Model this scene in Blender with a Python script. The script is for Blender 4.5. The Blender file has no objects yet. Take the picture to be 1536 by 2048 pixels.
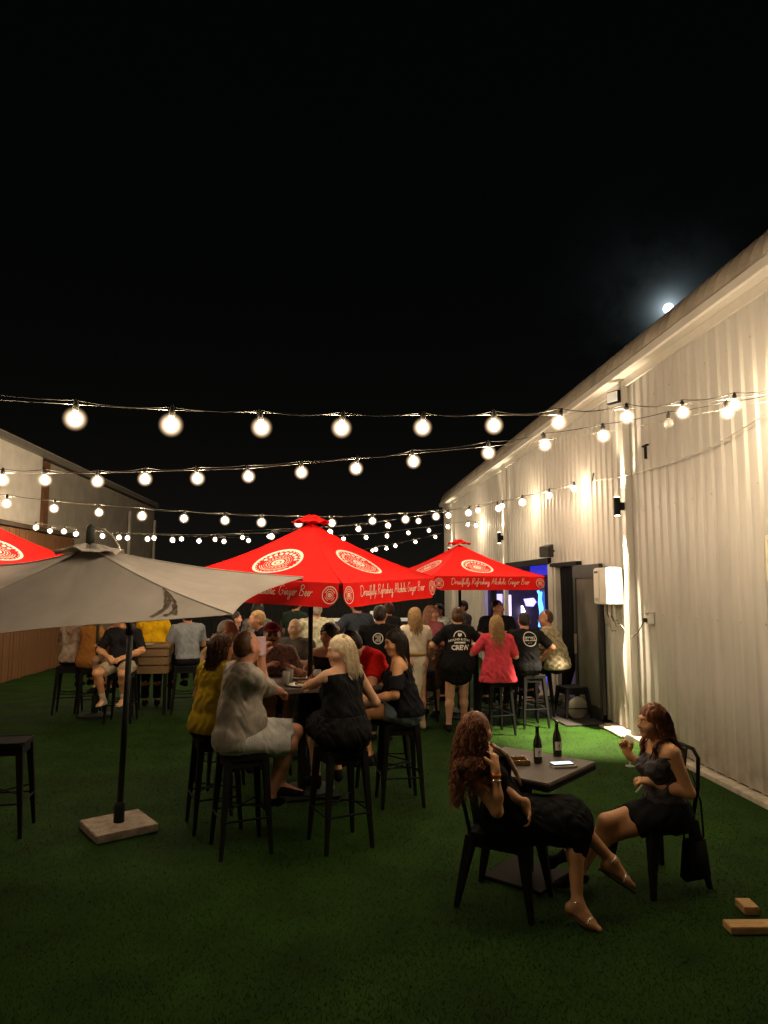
import bpy, bmesh, math, random
import numpy as np
from mathutils import Vector, Matrix
from mathutils.bvhtree import BVHTree
random.seed(7); rng = np.random.default_rng(7)
R = math.radians
scene = bpy.context.scene
COL = scene.collection

# ------------------------------------------------------------------ camera
CAM_H = 1.95; FPX = 1400.0; PITCH = 6.03; YAW = -4.27
cam_d = bpy.data.cameras.new('camera'); cam = bpy.data.objects.new('camera', cam_d); COL.objects.link(cam)
cam.location = (0, 0, CAM_H); cam.rotation_euler = (R(90+PITCH), 0, R(YAW))
cam_d.sensor_fit = 'VERTICAL'; cam_d.sensor_height = 36; cam_d.sensor_width = 27
cam_d.lens = FPX/2048*36; cam_d.clip_start = .05; cam_d.clip_end = 3000
scene.camera = cam

# ------------------------------------------------------------------ view + world (night sky, haze glow round the moon)
scene.render.engine = 'CYCLES'
scene.view_settings.view_transform = 'Standard'; scene.view_settings.look = 'None'
scene.view_settings.gamma = 1; scene.view_settings.exposure = 0; scene.view_settings.use_curve_mapping = False
scene.cycles.use_denoising = True
scene.cycles.sample_clamp_indirect = 3.0
scene.cycles.max_bounces = 6; scene.cycles.diffuse_bounces = 3; scene.cycles.transparent_max_bounces = 8
try: scene.cycles.use_light_tree = True
except Exception: pass

def ray(u, v):
    a = math.pi/2+R(PITCH); y = R(YAW)
    c = np.array([(u-768)/FPX, (1024-v)/FPX, -1.0])
    Rx = np.array([[1, 0, 0], [0, math.cos(a), -math.sin(a)], [0, math.sin(a), math.cos(a)]])
    Rz = np.array([[math.cos(y), -math.sin(y), 0], [math.sin(y), math.cos(y), 0], [0, 0, 1]])
    return Rz @ Rx @ c
def at_y(u, v, Y):
    d = ray(u, v); t = Y/d[1]; return np.array([d[0]*t, Y, CAM_H+d[2]*t])
def at_x(u, v, X):
    d = ray(u, v); t = X/d[0]; return np.array([X, d[1]*t, CAM_H+d[2]*t])
def on_plane(u, v, A, B):            # vertical plane through ground points A, B
    d = ray(u, v); n = np.array([-(B[1]-A[1]), B[0]-A[0], 0.0])
    t = (n[0]*A[0]+n[1]*A[1])/(n @ d); return np.array([d[0]*t, d[1]*t, CAM_H+d[2]*t])

MOON_DIR = Vector(ray(1337, 617)).normalized()
world = bpy.data.worlds.new('World'); scene.world = world; world.use_nodes = True
wn = world.node_tree; wn.nodes.clear()
def N(t, typ, **kw):
    n = t.nodes.new(typ)
    for k, v in kw.items():
        if k.startswith('i_'):
            key = k[2:].replace('_', ' ')
            n.inputs[int(key) if key.isdigit() else key].default_value = v
        else: setattr(n, k, v)
    return n
wo = N(wn, 'ShaderNodeOutputWorld'); 
sky = N(wn, 'ShaderNodeTexSky'); sky.sky_type = 'NISHITA'; sky.sun_disc = False
sky.sun_elevation = R(-8); sky.sun_rotation = R(60)
bg1 = N(wn, 'ShaderNodeBackground'); bg1.inputs[1].default_value = 0.05; wn.links.new(sky.outputs[0], bg1.inputs[0])
tc = N(wn, 'ShaderNodeTexCoord')
nrm = N(wn, 'ShaderNodeVectorMath', operation='NORMALIZE'); wn.links.new(tc.outputs['Generated'], nrm.inputs[0])
dot = N(wn, 'ShaderNodeVectorMath', operation='DOT_PRODUCT'); wn.links.new(nrm.outputs[0], dot.inputs[0]); dot.inputs[1].default_value = MOON_DIR
def mth(t, op, a, b=None, clamp=False):
    n = t.nodes.new('ShaderNodeMath'); n.operation = op; n.use_clamp = clamp
    for i, x in enumerate((a, b)):
        if x is None: continue
        if isinstance(x, (int, float)): n.inputs[i].default_value = x
        else: t.links.new(x, n.inputs[i])
    return n.outputs[0]
ang = mth(wn, 'ARCCOSINE', mth(wn, 'MINIMUM', dot.outputs['Value'], 1.0))
g1 = mth(wn, 'EXPONENT', mth(wn, 'MULTIPLY', ang, -105.0))
g2 = mth(wn, 'EXPONENT', mth(wn, 'MULTIPLY', ang, -30.0))
cn = N(wn, 'ShaderNodeTexNoise', i_Scale=9.0, i_Detail=5.0, i_Roughness=.6); wn.links.new(nrm.outputs[0], cn.inputs['Vector'])
cl = mth(wn, 'MULTIPLY', mth(wn, 'SUBTRACT', cn.outputs[0], .42, True), 5.0, True)
halo = mth(wn, 'ADD', mth(wn, 'MULTIPLY', g1, 1.1), mth(wn, 'MULTIPLY', mth(wn, 'MULTIPLY', g2, mth(wn, 'ADD', cl, .15)), .045))
sx_ = N(wn, 'ShaderNodeSeparateXYZ'); wn.links.new(nrm.outputs[0], sx_.inputs[0])
town = mth(wn, 'EXPONENT', mth(wn, 'MULTIPLY', mth(wn, 'ABSOLUTE', sx_.outputs[2]), -7.0))
base = mth(wn, 'ADD', halo, .0010)
bg2 = N(wn, 'ShaderNodeBackground'); bg2.inputs[0].default_value = (.72, .92, 1, 1); wn.links.new(base, bg2.inputs[1])
add = N(wn, 'ShaderNodeAddShader'); wn.links.new(bg1.outputs[0], add.inputs[0]); wn.links.new(bg2.outputs[0], add.inputs[1])
bg3 = N(wn, 'ShaderNodeBackground'); bg3.inputs[0].default_value = (1, .84, .62, 1); wn.links.new(mth(wn, 'MULTIPLY', town, .0075), bg3.inputs[1])
add2 = N(wn, 'ShaderNodeAddShader'); wn.links.new(add.outputs[0], add2.inputs[0]); wn.links.new(bg3.outputs[0], add2.inputs[1])
wn.links.new(add2.outputs[0], wo.inputs[0])

sd = bpy.data.lights.new('moonlight', 'SUN'); sd.energy = .012; sd.angle = R(.5); sd.color = (.8, .9, 1)
so = bpy.data.objects.new('moonlight', sd); COL.objects.link(so)
so.rotation_euler = (-MOON_DIR).to_track_quat('-Z', 'Y').to_euler()

# ------------------------------------------------------------------ materials
def mat(name, col, rough=.7, metal=0.0, var=.15, vs=8.0, bump=0.0, bs=60.0, emit=None, es=0.0, trans=0.0, spec=.5, sheen=0.0, alpha=None, stretch=None, col2=None):
    m = bpy.data.materials.new(name); m.use_nodes = True; t = m.node_tree; b = t.nodes['Principled BSDF']
    b.inputs['Roughness'].default_value = rough; b.inputs['Metallic'].default_value = metal
    b.inputs['Specular IOR Level'].default_value = spec
    tc = t.nodes.new('ShaderNodeTexCoord'); src = tc.outputs['Object']
    if stretch:
        mp = t.nodes.new('ShaderNodeMapping'); mp.inputs['Scale'].default_value = stretch; t.links.new(src, mp.inputs[0]); src = mp.outputs[0]
    n = t.nodes.new('ShaderNodeTexNoise'); n.inputs['Scale'].default_value = vs; n.inputs['Detail'].default_value = 4; t.links.new(src, n.inputs['Vector'])
    mx = t.nodes.new('ShaderNodeMixRGB'); c = tuple(col)
    lo = tuple(x*(1-var) for x in c) if col2 is None else tuple(col2); hi = tuple(min(1, x*(1+var)) for x in c)
    mx.inputs[1].default_value = (*lo, 1); mx.inputs[2].default_value = (*hi, 1)
    cr = mth(t, 'MULTIPLY', mth(t, 'SUBTRACT', n.outputs[0], .3), 2.5, True)
    t.links.new(cr, mx.inputs[0]); t.links.new(mx.outputs[0], b.inputs['Base Color'])
    if bump:
        nb = t.nodes.new('ShaderNodeTexNoise'); nb.inputs['Scale'].default_value = bs; nb.inputs['Detail'].default_value = 3; t.links.new(src, nb.inputs['Vector'])
        bp = t.nodes.new('ShaderNodeBump'); bp.inputs['Strength'].default_value = bump; bp.inputs['Distance'].default_value = .02
        t.links.new(nb.outputs[0], bp.inputs['Height']); t.links.new(bp.outputs[0], b.inputs['Normal'])
    if emit: b.inputs['Emission Color'].default_value = (*emit, 1); b.inputs['Emission Strength'].default_value = es
    if trans: b.inputs['Transmission Weight'].default_value = trans
    if sheen: b.inputs['Sheen Weight'].default_value = sheen
    return m
_mc = {}
def cloth(rgb, **k):
    key = (tuple(rgb), tuple(sorted(k.items())))
    if key not in _mc:
        kw = dict(rough=.92, var=.12, vs=14, bump=.25, bs=180, spec=.1); kw.update(k)
        _mc[key] = mat('cloth', rgb, **kw)
    return _mc[key]
M = {}
M['grass'] = mat('artificial turf', (.0125, .038, .0025), .9, var=.35, vs=2.2, bump=.15, bs=380, spec=.12)
M['blade'] = mat('turf blades', (.015, .050, .003), .8, var=.45, vs=1.6, spec=.2)
M['wall'] = mat('cream painted steel', (.54, .515, .47), .45, var=.09, vs=2.2, bump=.04, bs=6, spec=.45, stretch=(3, 3, .3))
_t = M['wall'].node_tree; _b = _t.nodes['Principled BSDF']; _src = _b.inputs['Base Color'].links[0].from_socket        # splash dirt along the base of the sheets
_g = _t.nodes.new('ShaderNodeTexCoord'); _s = _t.nodes.new('ShaderNodeSeparateXYZ'); _t.links.new(_g.outputs['Object'], _s.inputs[0])
_n = _t.nodes.new('ShaderNodeTexNoise'); _n.inputs['Scale'].default_value = 7; _n.inputs['Detail'].default_value = 6; _t.links.new(_g.outputs['Object'], _n.inputs['Vector'])
_f = mth(_t, 'MULTIPLY', mth(_t, 'SUBTRACT', 1.0, mth(_t, 'DIVIDE', _s.outputs[2], .9), True), mth(_t, 'MULTIPLY', _n.outputs[0], 1.3), True)
_m = _t.nodes.new('ShaderNodeMixRGB'); _m.inputs[2].default_value = (.26, .205, .14, 1); _t.links.new(_f, _m.inputs[0]); _t.links.new(_src, _m.inputs[1]); _t.links.new(_m.outputs[0], _b.inputs['Base Color'])
M['roof'] = mat('weathered roof steel', (.46, .40, .32), .5, var=.3, vs=3)
M['trim'] = mat('trim steel', (.58, .55, .49), .4, var=.05, vs=3)
M['black_metal'] = mat('black powder coat', (.006, .006, .006), .8, var=.3, vs=10, spec=.22)
M['dark_metal'] = mat('dark pole paint', (.02, .024, .022), .6, var=.3, vs=10, spec=.3)
M['black_plastic'] = mat('black plastic', (.018, .018, .018), .5, var=.2)
M['red'] = mat('red canopy fabric', (.80, .012, .010), .85, var=.10, vs=5, bump=.10, bs=240, spec=.12)
M['cream_print'] = mat('cream print', (.86, .72, .62), .85, var=.06, spec=.1)
M['grey_canopy'] = mat('stone grey canopy fabric', (.40, .365, .335), .9, var=.10, vs=3.5, bump=.15, bs=260, spec=.1)
M['stain'] = mat('brown stain', (.11, .085, .065), .9, var=.5, vs=30, spec=.05)
M['concrete'] = mat('concrete', (.50, .44, .36), .9, var=.3, vs=9, bump=.4, bs=40)
M['paver'] = mat('concrete paver', (.34, .27, .21), .9, var=.3, vs=14, bump=.5, bs=60)
M['timber'] = mat('pine offcut', (.50, .30, .12), .7, var=.3, vs=9, bump=.3, bs=50, stretch=(2, 14, 14))
M['fence'] = mat('oiled timber board', (.14, .060, .018), .7, var=.4, vs=3, bump=.3, bs=30, stretch=(10, 10, 1))
M['darkfence'] = mat('dark board', (.02, .022, .02), .8, var=.4)
M['leftwall'] = mat('painted block wall', (.78, .73, .64), .85, var=.12, vs=2, bump=.2, bs=50)
M['leftwall2'] = mat('brown painted wall', (.42, .38, .31), .85, var=.15, vs=2)
M['tabletop'] = mat('speckled laminate', (.085, .068, .058), .6, var=.6, vs=120, bump=.05)
M['bulb'] = mat('glowing bulb', (1, .9, .7), .3, emit=(1, .77, .50), es=310)
M['bulb_core'] = M['bulb']
M['bulb_halo'] = bpy.data.materials.new('bulb halo volume'); M['bulb_halo'].use_nodes = True; t_ = M['bulb_halo'].node_tree; t_.nodes.clear()  # added halo round each lit bulb: a shell volume glowing weaker outwards
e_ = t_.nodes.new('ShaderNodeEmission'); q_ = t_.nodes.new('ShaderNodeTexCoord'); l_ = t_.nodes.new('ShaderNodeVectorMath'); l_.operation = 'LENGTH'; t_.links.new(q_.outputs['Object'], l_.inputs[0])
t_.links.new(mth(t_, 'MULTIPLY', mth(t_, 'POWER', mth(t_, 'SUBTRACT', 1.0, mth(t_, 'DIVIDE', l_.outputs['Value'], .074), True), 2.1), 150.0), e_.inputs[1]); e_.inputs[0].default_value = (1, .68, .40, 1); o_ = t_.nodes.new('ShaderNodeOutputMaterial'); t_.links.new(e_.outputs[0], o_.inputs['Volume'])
M['bulb_off'] = mat('unlit bulb glass', (.8, .78, .7), .1, trans=.6)
M['socket'] = mat('rubber socket', (.02, .018, .015), .6)
M['wire'] = mat('steel wire', (.50, .45, .38), .35, metal=.6)
M['white_plastic'] = mat('white enamel', (.78, .74, .66), .35, var=.04)
M['glass'] = mat('clear glass', (.85, .88, .82), .05, var=0, spec=.8); M['glass'].node_tree.nodes['Principled BSDF'].inputs['Alpha'].default_value = .34
M['glass_dark'] = mat('door glass', (.17, .155, .13), .16, var=.25, vs=2, spec=.6)  # beige base colour stands in for the wall mirrored in the door pane
M['bottle'] = mat('dark bottle glass', (.012, .022, .008), .08, spec=.8)
M['wine'] = mat('pale wine', (.70, .50, .18), .1)
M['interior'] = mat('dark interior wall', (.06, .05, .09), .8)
M['sandal'] = mat('silver strap', (.75, .68, .58), .25, metal=.8)
M['copper'] = mat('insulated pipe', (.10, .09, .08), .5)

# ------------------------------------------------------------------ object helpers
def link(o, parent=None):
    COL.objects.link(o)
    if parent is not None: o.parent = parent
    return o
def tag(o, label=None, cat=None, group=None, kind=None):
    if label: o['label'] = label
    if cat: o['category'] = cat
    if group: o['group'] = group
    if kind: o['kind'] = kind
    return o
def thing(name, label, cat, loc=(0, 0, 0), rz=0, group=None):
    o = bpy.data.objects.new(name, None); o.empty_display_size = .1; link(o); o.location = loc; o.rotation_euler = (0, 0, rz)
    return tag(o, label, cat, group)
class MB:
    def __init__(s): s.v = []; s.f = []
    def add(s, vs, fs):
        n = len(s.v); s.v += [tuple(map(float, v)) for v in vs]; s.f += [tuple(i+n for i in f) for f in fs]; return s
    def box(s, c, d, rz=0, ry=0, rx=0):
        m = Matrix.Rotation(rz, 3, 'Z') @ Matrix.Rotation(ry, 3, 'Y') @ Matrix.Rotation(rx, 3, 'X')
        vs = [Vector(c)+m @ Vector((x*d[0]/2, y*d[1]/2, z*d[2]/2)) for x in (-1, 1) for y in (-1, 1) for z in (-1, 1)]
        return s.add(vs, [(0, 1, 3, 2), (4, 6, 7, 5), (0, 4, 5, 1), (2, 3, 7, 6), (0, 2, 6, 4), (1, 5, 7, 3)])
    def hull8(s, bot, top):          # two quads -> solid
        return s.add(list(bot)+list(top), [(3, 2, 1, 0), (4, 5, 6, 7), (0, 1, 5, 4), (1, 2, 6, 5), (2, 3, 7, 6), (3, 0, 4, 7)])
    def tube(s, pts, r, n=8, cap=True):
        pts = [Vector(p) for p in pts]; rs = r if isinstance(r, (list, tuple)) else [r]*len(pts)
        base = len(s.v); up = None
        for i, p in enumerate(pts):
            t = (pts[min(i+1, len(pts)-1)]-pts[max(i-1, 0)]); t = t.normalized() if t.length > 1e-9 else Vector((0, 0, 1))
            if up is None:
                up = Vector((0, 0, 1)) if abs(t.z) < .9 else Vector((1, 0, 0))
            a = t.cross(up).normalized(); b = a.cross(t).normalized(); up = b
            for k in range(n):
                q = p+(a*math.cos(2*math.pi*k/n)+b*math.sin(2*math.pi*k/n))*rs[i]; s.v.append(tuple(q))
        for i in range(len(pts)-1):
            for k in range(n):
                k2 = (k+1) % n
                s.f.append((base+i*n+k, base+i*n+k2, base+(i+1)*n+k2, base+(i+1)*n+k))
        if cap:
            s.f.append(tuple(base+k for k in reversed(range(n)))); s.f.append(tuple(base+(len(pts)-1)*n+k for k in range(n)))
        return s
    def lathe(s, prof, c=(0, 0, 0), n=20, ax=None):
        base = len(s.v); q = Vector((0, 0, 1)).rotation_difference(Vector(ax)) if ax is not None else None
        for r, z in prof:
            for k in range(n):
                a = 2*math.pi*k/n; p = Vector((r*math.cos(a), r*math.sin(a), z))
                if q: p = q @ p
                s.v.append(tuple(Vector(c)+p))
        for i in range(len(prof)-1):
            for k in range(n):
                k2 = (k+1) % n; s.f.append((base+i*n+k, base+i*n+k2, base+(i+1)*n+k2, base+(i+1)*n+k))
        s.f.append(tuple(base+k for k in reversed(range(n)))); s.f.append(tuple(base+(len(prof)-1)*n+k for k in range(n)))
        return s
    def mesh(s, name, m, smooth=False, bevel=0):
        me = bpy.data.meshes.new(name); me.from_pydata(s.v, [], s.f); me.materials.append(m)
        if bevel:
            bm = bmesh.new(); bm.from_mesh(me)
            bmesh.ops.bevel(bm, geom=[e for e in bm.edges], offset=bevel, segments=2, affect='EDGES', clamp_overlap=True)
            bm.to_mesh(me); bm.free()
        if smooth: me.polygons.foreach_set('use_smooth', [True]*len(me.polygons))
        me.update(); return me
    def build(s, name, m, parent=None, smooth=False, bevel=0):
        return link(bpy.data.objects.new(name, s.mesh(name, m, smooth, bevel)), parent)
def copy_tree(o, parent=None):
    c = o.copy(); COL.objects.link(c)
    if parent is not None: c.parent = parent
    for ch in list(o.children): copy_tree(ch, c)
    return c
def np_mesh(name, v, f, m, parent=None, smooth=True):
    me = bpy.data.meshes.new(name); v = np.asarray(v, dtype=np.float32); f = np.asarray(f, dtype=np.int32)
    me.vertices.add(len(v)); me.vertices.foreach_set('co', v.ravel())
    k = f.shape[1]; me.loops.add(f.size); me.loops.foreach_set('vertex_index', f.ravel())
    me.polygons.add(len(f)); me.polygons.foreach_set('loop_start', np.arange(0, f.size, k, dtype=np.int32))
    me.polygons.foreach_set('loop_total', np.full(len(f), k, dtype=np.int32))
    me.polygons.foreach_set('use_smooth', np.full(len(f), smooth)); me.update(calc_edges=True); me.validate()
    me.materials.append(m); return link(bpy.data.objects.new(name, me), parent)

# ================================================================== SETTING
WX = 3.96                                   # face line of the long metal wall
g = MB(); g.add([(-45, -12, 0), (45, -12, 0), (45, 70, 0), (-45, 70, 0)], [(0, 1, 2, 3)])
tag(g.build('ground', M['grass']), kind='structure')
# short blades of the turf, denser close to the camera
nb = 170000
yy = 2.6+(rng.random(nb)**1.6)*9.5; xx = rng.uniform(-.66, .66, nb)*yy+.06*yy
keep = (xx < WX-.15) & (xx > -6.3); xx = xx[keep]; yy = yy[keep]; nb = len(xx)
a = rng.uniform(0, 2*np.pi, nb); w = rng.uniform(.0014, .003, nb); hgt = rng.uniform(.007, .017, nb)
lx, ly = rng.normal(0, .008, nb), rng.normal(0, .008, nb)
V = np.zeros((nb, 3, 3)); V[:, 0, 0] = xx-np.cos(a)*w; V[:, 0, 1] = yy-np.sin(a)*w; V[:, 1, 0] = xx+np.cos(a)*w; V[:, 1, 1] = yy+np.sin(a)*w
V[:, 2, 0] = xx+lx; V[:, 2, 1] = yy+ly; V[:, 2, 2] = hgt; V[:, :2, 2] = .001
tag(np_mesh('artificial_grass', V.reshape(-1, 3), np.arange(nb*3).reshape(-1, 3), M['blade'], smooth=False), kind='stuff')

# ---- the long corrugated shed on the right
shed = thing('metal_shed', 'long cream corrugated metal shed with curved eave along the right side', 'building', (WX, 0, 0))
PITCHR = .20
def sheet_mesh(n, z0, z1):
    prof = []
    for k in range(n):
        y = k*PITCHR
        prof += [(0, y), (0, y+.105), (-.022, y+.13), (-.022, y+.16), (0, y+.185)]
    prof.append((0, n*PITCHR))
    mb = MB(); zs = [z0, z1]
    for z in zs:
        mb.v += [(x, y, z) for x, y in prof]
    m = len(prof)
    for i in range(m-1): mb.f.append((i, i+1, m+i+1, m+i))
    for z in zs: mb.v += [(x+.004, y, z) for x, y in prof]
    for i in range(m-1): mb.f.append((2*m+i, 3*m+i, 3*m+i+1, 2*m+i+1))
    return mb.mesh('cladding_sheet', M['wall'])
_sm = {}
def sheet(y, n, z0, z1, lap=0):
    k = (n, z0, z1)
    if k not in _sm: _sm[k] = sheet_mesh(n, z0, z1)
    o = link(bpy.data.objects.new('cladding_sheet', _sm[k]), shed); o.location = (lap, y, 0)
EZ = 4.78
DOOR = (10.0, 12.1); OPEN = (12.5, 18.1)
y = -2.0; i = 0
while y < 24.2:
    yc = y+.4
    if DOOR[0]-.01 <= y < DOOR[1]-.1: sheet(y, 4, 2.28, EZ, -.001*(i % 2))
    elif OPEN[0] <= yc and y < OPEN[1]-.3: sheet(y, 4, 2.36, EZ, -.001*(i % 2))
    else: sheet(y, 4, .06, EZ, -.001*(i % 2))
    y += .8; i += 1
YE = y
_sc = MB()
for z_ in (.35, 1.6, 2.9, 4.3):
    for k_ in range(90):
        y_ = -.053+k_*.4+.2
        if 9.9 < y_ < 12.6 and z_ < 2.3 or 12.3 < y_ < 18.2 and z_ < 2.4 or y_ > YE: continue
        if y_ < 16: _sc.box((-.025, y_, z_), (.012, .014, .014))
tag(_sc.build('screws', M['roof'] if 'roof' in M else M['wire'], shed), kind='stuff')
# gutter, soffit, curved roof
gp = MB(); prof = [(-.02, 4.72), (-.17, 4.72), (-.19, 4.74), (-.19, 4.83), (-.175, 4.86), (-.165, 4.85), (-.175, 4.83), (-.17, 4.75), (-.02, 4.75)]
gp.v = [(x, yy_, z) for yy_ in (-2, YE) for x, z in prof]; n = len(prof)
gp.f = [(i, (i+1) % n, n+(i+1) % n, n+i) for i in range(n)]; gp.build('gutter', M['trim'], shed)
tr = MB(); tr.box((-.045, (YE-2)/2, 4.665), (.03, YE+2, .10)); tr.build('eave_trim', M['trim'], shed)
rp = []
for k in range(13):
    a_ = math.pi*.5*k/12*.86; rp.append((-.12+.62*(1-math.cos(a_)), 4.84+.52*math.sin(a_)))
x0, z0 = rp[-1]
for k in range(1, 8): rp.append((x0+k*.9, z0+k*.9*.19))
mb = MB(); ys = np.arange(-2, YE+.001, .1); m_ = len(rp)
for j, yv in enumerate(ys):
    off = .03 if j % 2 else -.03
    for i_, (x, z) in enumerate(rp):
        ta = min(1.0, i_/10)*math.pi/2; mb.v.append((x-off*math.cos(ta), yv, z+off*math.sin(ta)))
for j in range(len(ys)-1):
    for i_ in range(m_-1): mb.f.append((j*m_+i_, j*m_+i_+1, (j+1)*m_+i_+1, (j+1)*m_+i_))
mb.build('roof', M['roof'], shed, smooth=True)
# gable end wall
mb = MB(); pts = [(0, 0)]+[(0.0, 4.8)]+rp[3:]+[(rp[-1][0], 0)]
mb.v = [(x, YE+.002, z) for x, z in pts]+[(x, YE+.03, z) for x, z in pts]; n = len(pts)
mb.f = [tuple(range(n)), tuple(reversed(range(n, 2*n)))]; mb.build('end_wall', M['wall'], shed)
# downpipes (wide pale channels) that carry the wall lights
for yv in (8.97, 15.55, 22.35):
    dp = MB(); dp.box((-.055, yv, 2.36), (.09, .13, 4.66)); dp.build('downpipe', M['trim'], shed, bevel=.012)
# door: frame, black curtain, sliding glazed panel
MBd = MB(); MBd.box((-.045, 11.55, 2.315), (.10, 1.35, .06)); MBd.build('door_head', M['black_metal'], shed)
MBd = MB(); MBd.box((.02, 12.13, 1.18), (.12, .09, 2.3)); MBd.build('door_jamb', M['trim'], shed)
MBd = MB(); MBd.box((.02, 10.06, 1.14), (.12, .07, 2.28)); MBd.build('door_jamb', M['black_metal'], shed)
ob = []
cur = MB(); nx, nz = 40, 24
for j in range(nz+1):
    z = 2.27-j*(2.12/nz); t = j/nz
    w0, w1 = 12.07, 11.0 + (.0 if t < .45 else (t-.45)**1.35*1.95)
    for i_ in range(nx+1):
        s_ = i_/nx; yv = w0+(w1-w0)*s_; cur.v.append((.04+.035*math.sin(s_*34+t*1.5)*(.5+.5*t), yv, z))
for j in range(nz):
    for i_ in range(nx): cur.f.append((j*(nx+1)+i_, j*(nx+1)+i_+1, (j+1)*(nx+1)+i_+1, (j+1)*(nx+1)+i_))
cur.build('curtain', cloth((.012, .012, .013)), shed, smooth=True)
dk = thing('sliding_door', 'dark framed glass sliding door beside the black curtained doorway', 'door', (WX-.09, 0, 0))
f = MB(); f.box((0, 10.42, 2.17), (.06, 1.12, .20)); f.build('top_rail', M['black_plastic'], dk)
for yv in (10.93, 9.93): MB().box((0, yv, 1.10), (.05, .10, 1.94)).build('stile', M['black_plastic'], dk)
MB().box((0, 10.43, .13), (.05, .90, .16)).build('bottom_rail', M['black_plastic'], dk)
MB().box((0, 10.43, 1.14), (.012, .90, 1.86)).build('glass_pane', M['glass_dark'], dk)
MB().box((-.045, 10.88, 1.05), (.03, .03, .30)).build('handle', M['wire'], dk)
# wide opening: posts, dark frames, white post
for yv, w_, mt in ((12.36, .26, 'trim'), (18.12, .14, 'trim'), (17.1, .10, 'black_metal')):
    MB().box((.02, yv, 1.2), (.14, w_, 2.32)).build('post', M[mt], shed)
MB().box((-.02, 15.3, 2.40), (.14, 5.9, .11)).build('opening_head', M['black_metal'], shed)
# interior room
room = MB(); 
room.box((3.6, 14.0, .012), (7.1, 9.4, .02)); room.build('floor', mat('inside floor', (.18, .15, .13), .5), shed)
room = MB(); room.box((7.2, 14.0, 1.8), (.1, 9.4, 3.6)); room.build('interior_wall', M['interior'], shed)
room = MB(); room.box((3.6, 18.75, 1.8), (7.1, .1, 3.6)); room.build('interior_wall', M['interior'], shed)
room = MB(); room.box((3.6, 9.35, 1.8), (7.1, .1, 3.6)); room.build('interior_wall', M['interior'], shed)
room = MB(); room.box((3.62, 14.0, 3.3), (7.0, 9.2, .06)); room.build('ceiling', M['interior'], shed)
# concrete strip, threshold ramp
st = MB(); st.box((3.90, 4.5, .02), (.15, 10.6, .05)); st.box((3.80, 9.35, .022), (.16, .75, .03))
tag(st.build('pavement', M['concrete'], bevel=.006), kind='structure')
st = MB(); st.hull8([(3.15, 12.0, .004), (3.15, 14.3, .004), (4.0, 14.3, .004), (4.0, 12.0, .004)], [(3.2, 12.05, .03), (3.2, 14.3, .03), (4.0, 14.3, .10), (4.0, 12.0, .10)])
tag(st.build('path', M['paver']), kind='structure')
mt_ = MB(); mt_.box((3.55, 10.55, .012), (.62, 1.5, .016), rz=.05)
tag(mt_.build('door_mat', mat('dark mat', (.02, .018, .016), .95, bump=.5), bevel=.004), 'dark rubber mat on the turf in front of the sliding glass door', 'mat')

# ---- left building and timber screen
lb = thing('rendered_building', 'tall pale grey building with dark gutter beyond the timber screen on the left', 'building', (-7.2, 0, 0))
MB().box((-2, 7.6, 2.6), (4, 20.4, 5.2)).build('wall', M['leftwall'], lb)
MB().box((.02, 17.95, 2.5), (.12, .28, 5.1)).build('corner_post', mat('rust brown post', (.16, .07, .03), .8), lb)
MB().box((-2.05, 23.6, 2.55), (4, 11.0, 5.1)).build('wall', M['leftwall2'], lb)
for yv in (25.4, 28.9): MB().box((.03, yv, 2.3), (.08, .12, 4.6)).build('downpipe', M['leftwall'], lb)
MB().box((.06, 13.2, 5.20), (.12, 31.9, .13)).build('gutter', mat('grey gutter', (.22, .20, .17), .6), lb)
MB().box((-2.0, 13.2, 5.30), (4.1, 31.9, .06)).build('roof', M['roof'], lb)
sc_ = thing('timber_screen', 'reddish brown vertical timber board screen along the left edge', 'fence', (-6.6, 0, 0))
bm_ = MB().box((0, 0, 1.58), (.03, .145, 3.14)).mesh('board', M['fence'], bevel=.004)
for k in range(76):
    o = link(bpy.data.objects.new('board', bm_), sc_); o.location = (random.uniform(-.006, .006), 7.0+k*.152, random.uniform(-.01, .01))
for z in (.5, 2.9): MB().box((-.05, 12.7, z), (.06, 11.7, .10)).build('rail', M['fence'], sc_)
MB().box((-.02, 12.7, 3.22), (.22, 11.8, .09)).build('capping', mat('dark brown capping', (.05, .028, .014), .7), sc_)
bf = thing('board_fence', 'dark board fence closing the far end of the yard', 'fence', (0, 26.5, 0))
bm_ = MB().box((0, 0, 1.15), (.19, .03, 2.3)).mesh('board', M['darkfence'], bevel=.004)
for k in range(55):
    o = link(bpy.data.objects.new('board', bm_), bf); o.location = (-6.9+k*.2, random.uniform(-.01, .01), random.uniform(-.02, .02))
for z in (.5, 1.9): MB().box((-1.5, .05, z), (10.9, .06, .09)).build('rail', M['darkfence'], bf)
# moon
mn = MB().lathe([(0.001, -1)]+[(math.cos(t), math.sin(t)) for t in np.linspace(-1.4, 1.4, 15)]+[(0.001, 1)], n=24)
mo = mn.build('moon', mat('moon', (.9, .95, 1), .9, var=.02, emit=(.86, .95, 1), es=4.0), smooth=True)
mo.scale = (4.0,)*3; mo.location = Vector((0, 0, CAM_H))+MOON_DIR*600
tag(mo, 'bright full moon low over the shed roof edge', 'moon')

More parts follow.
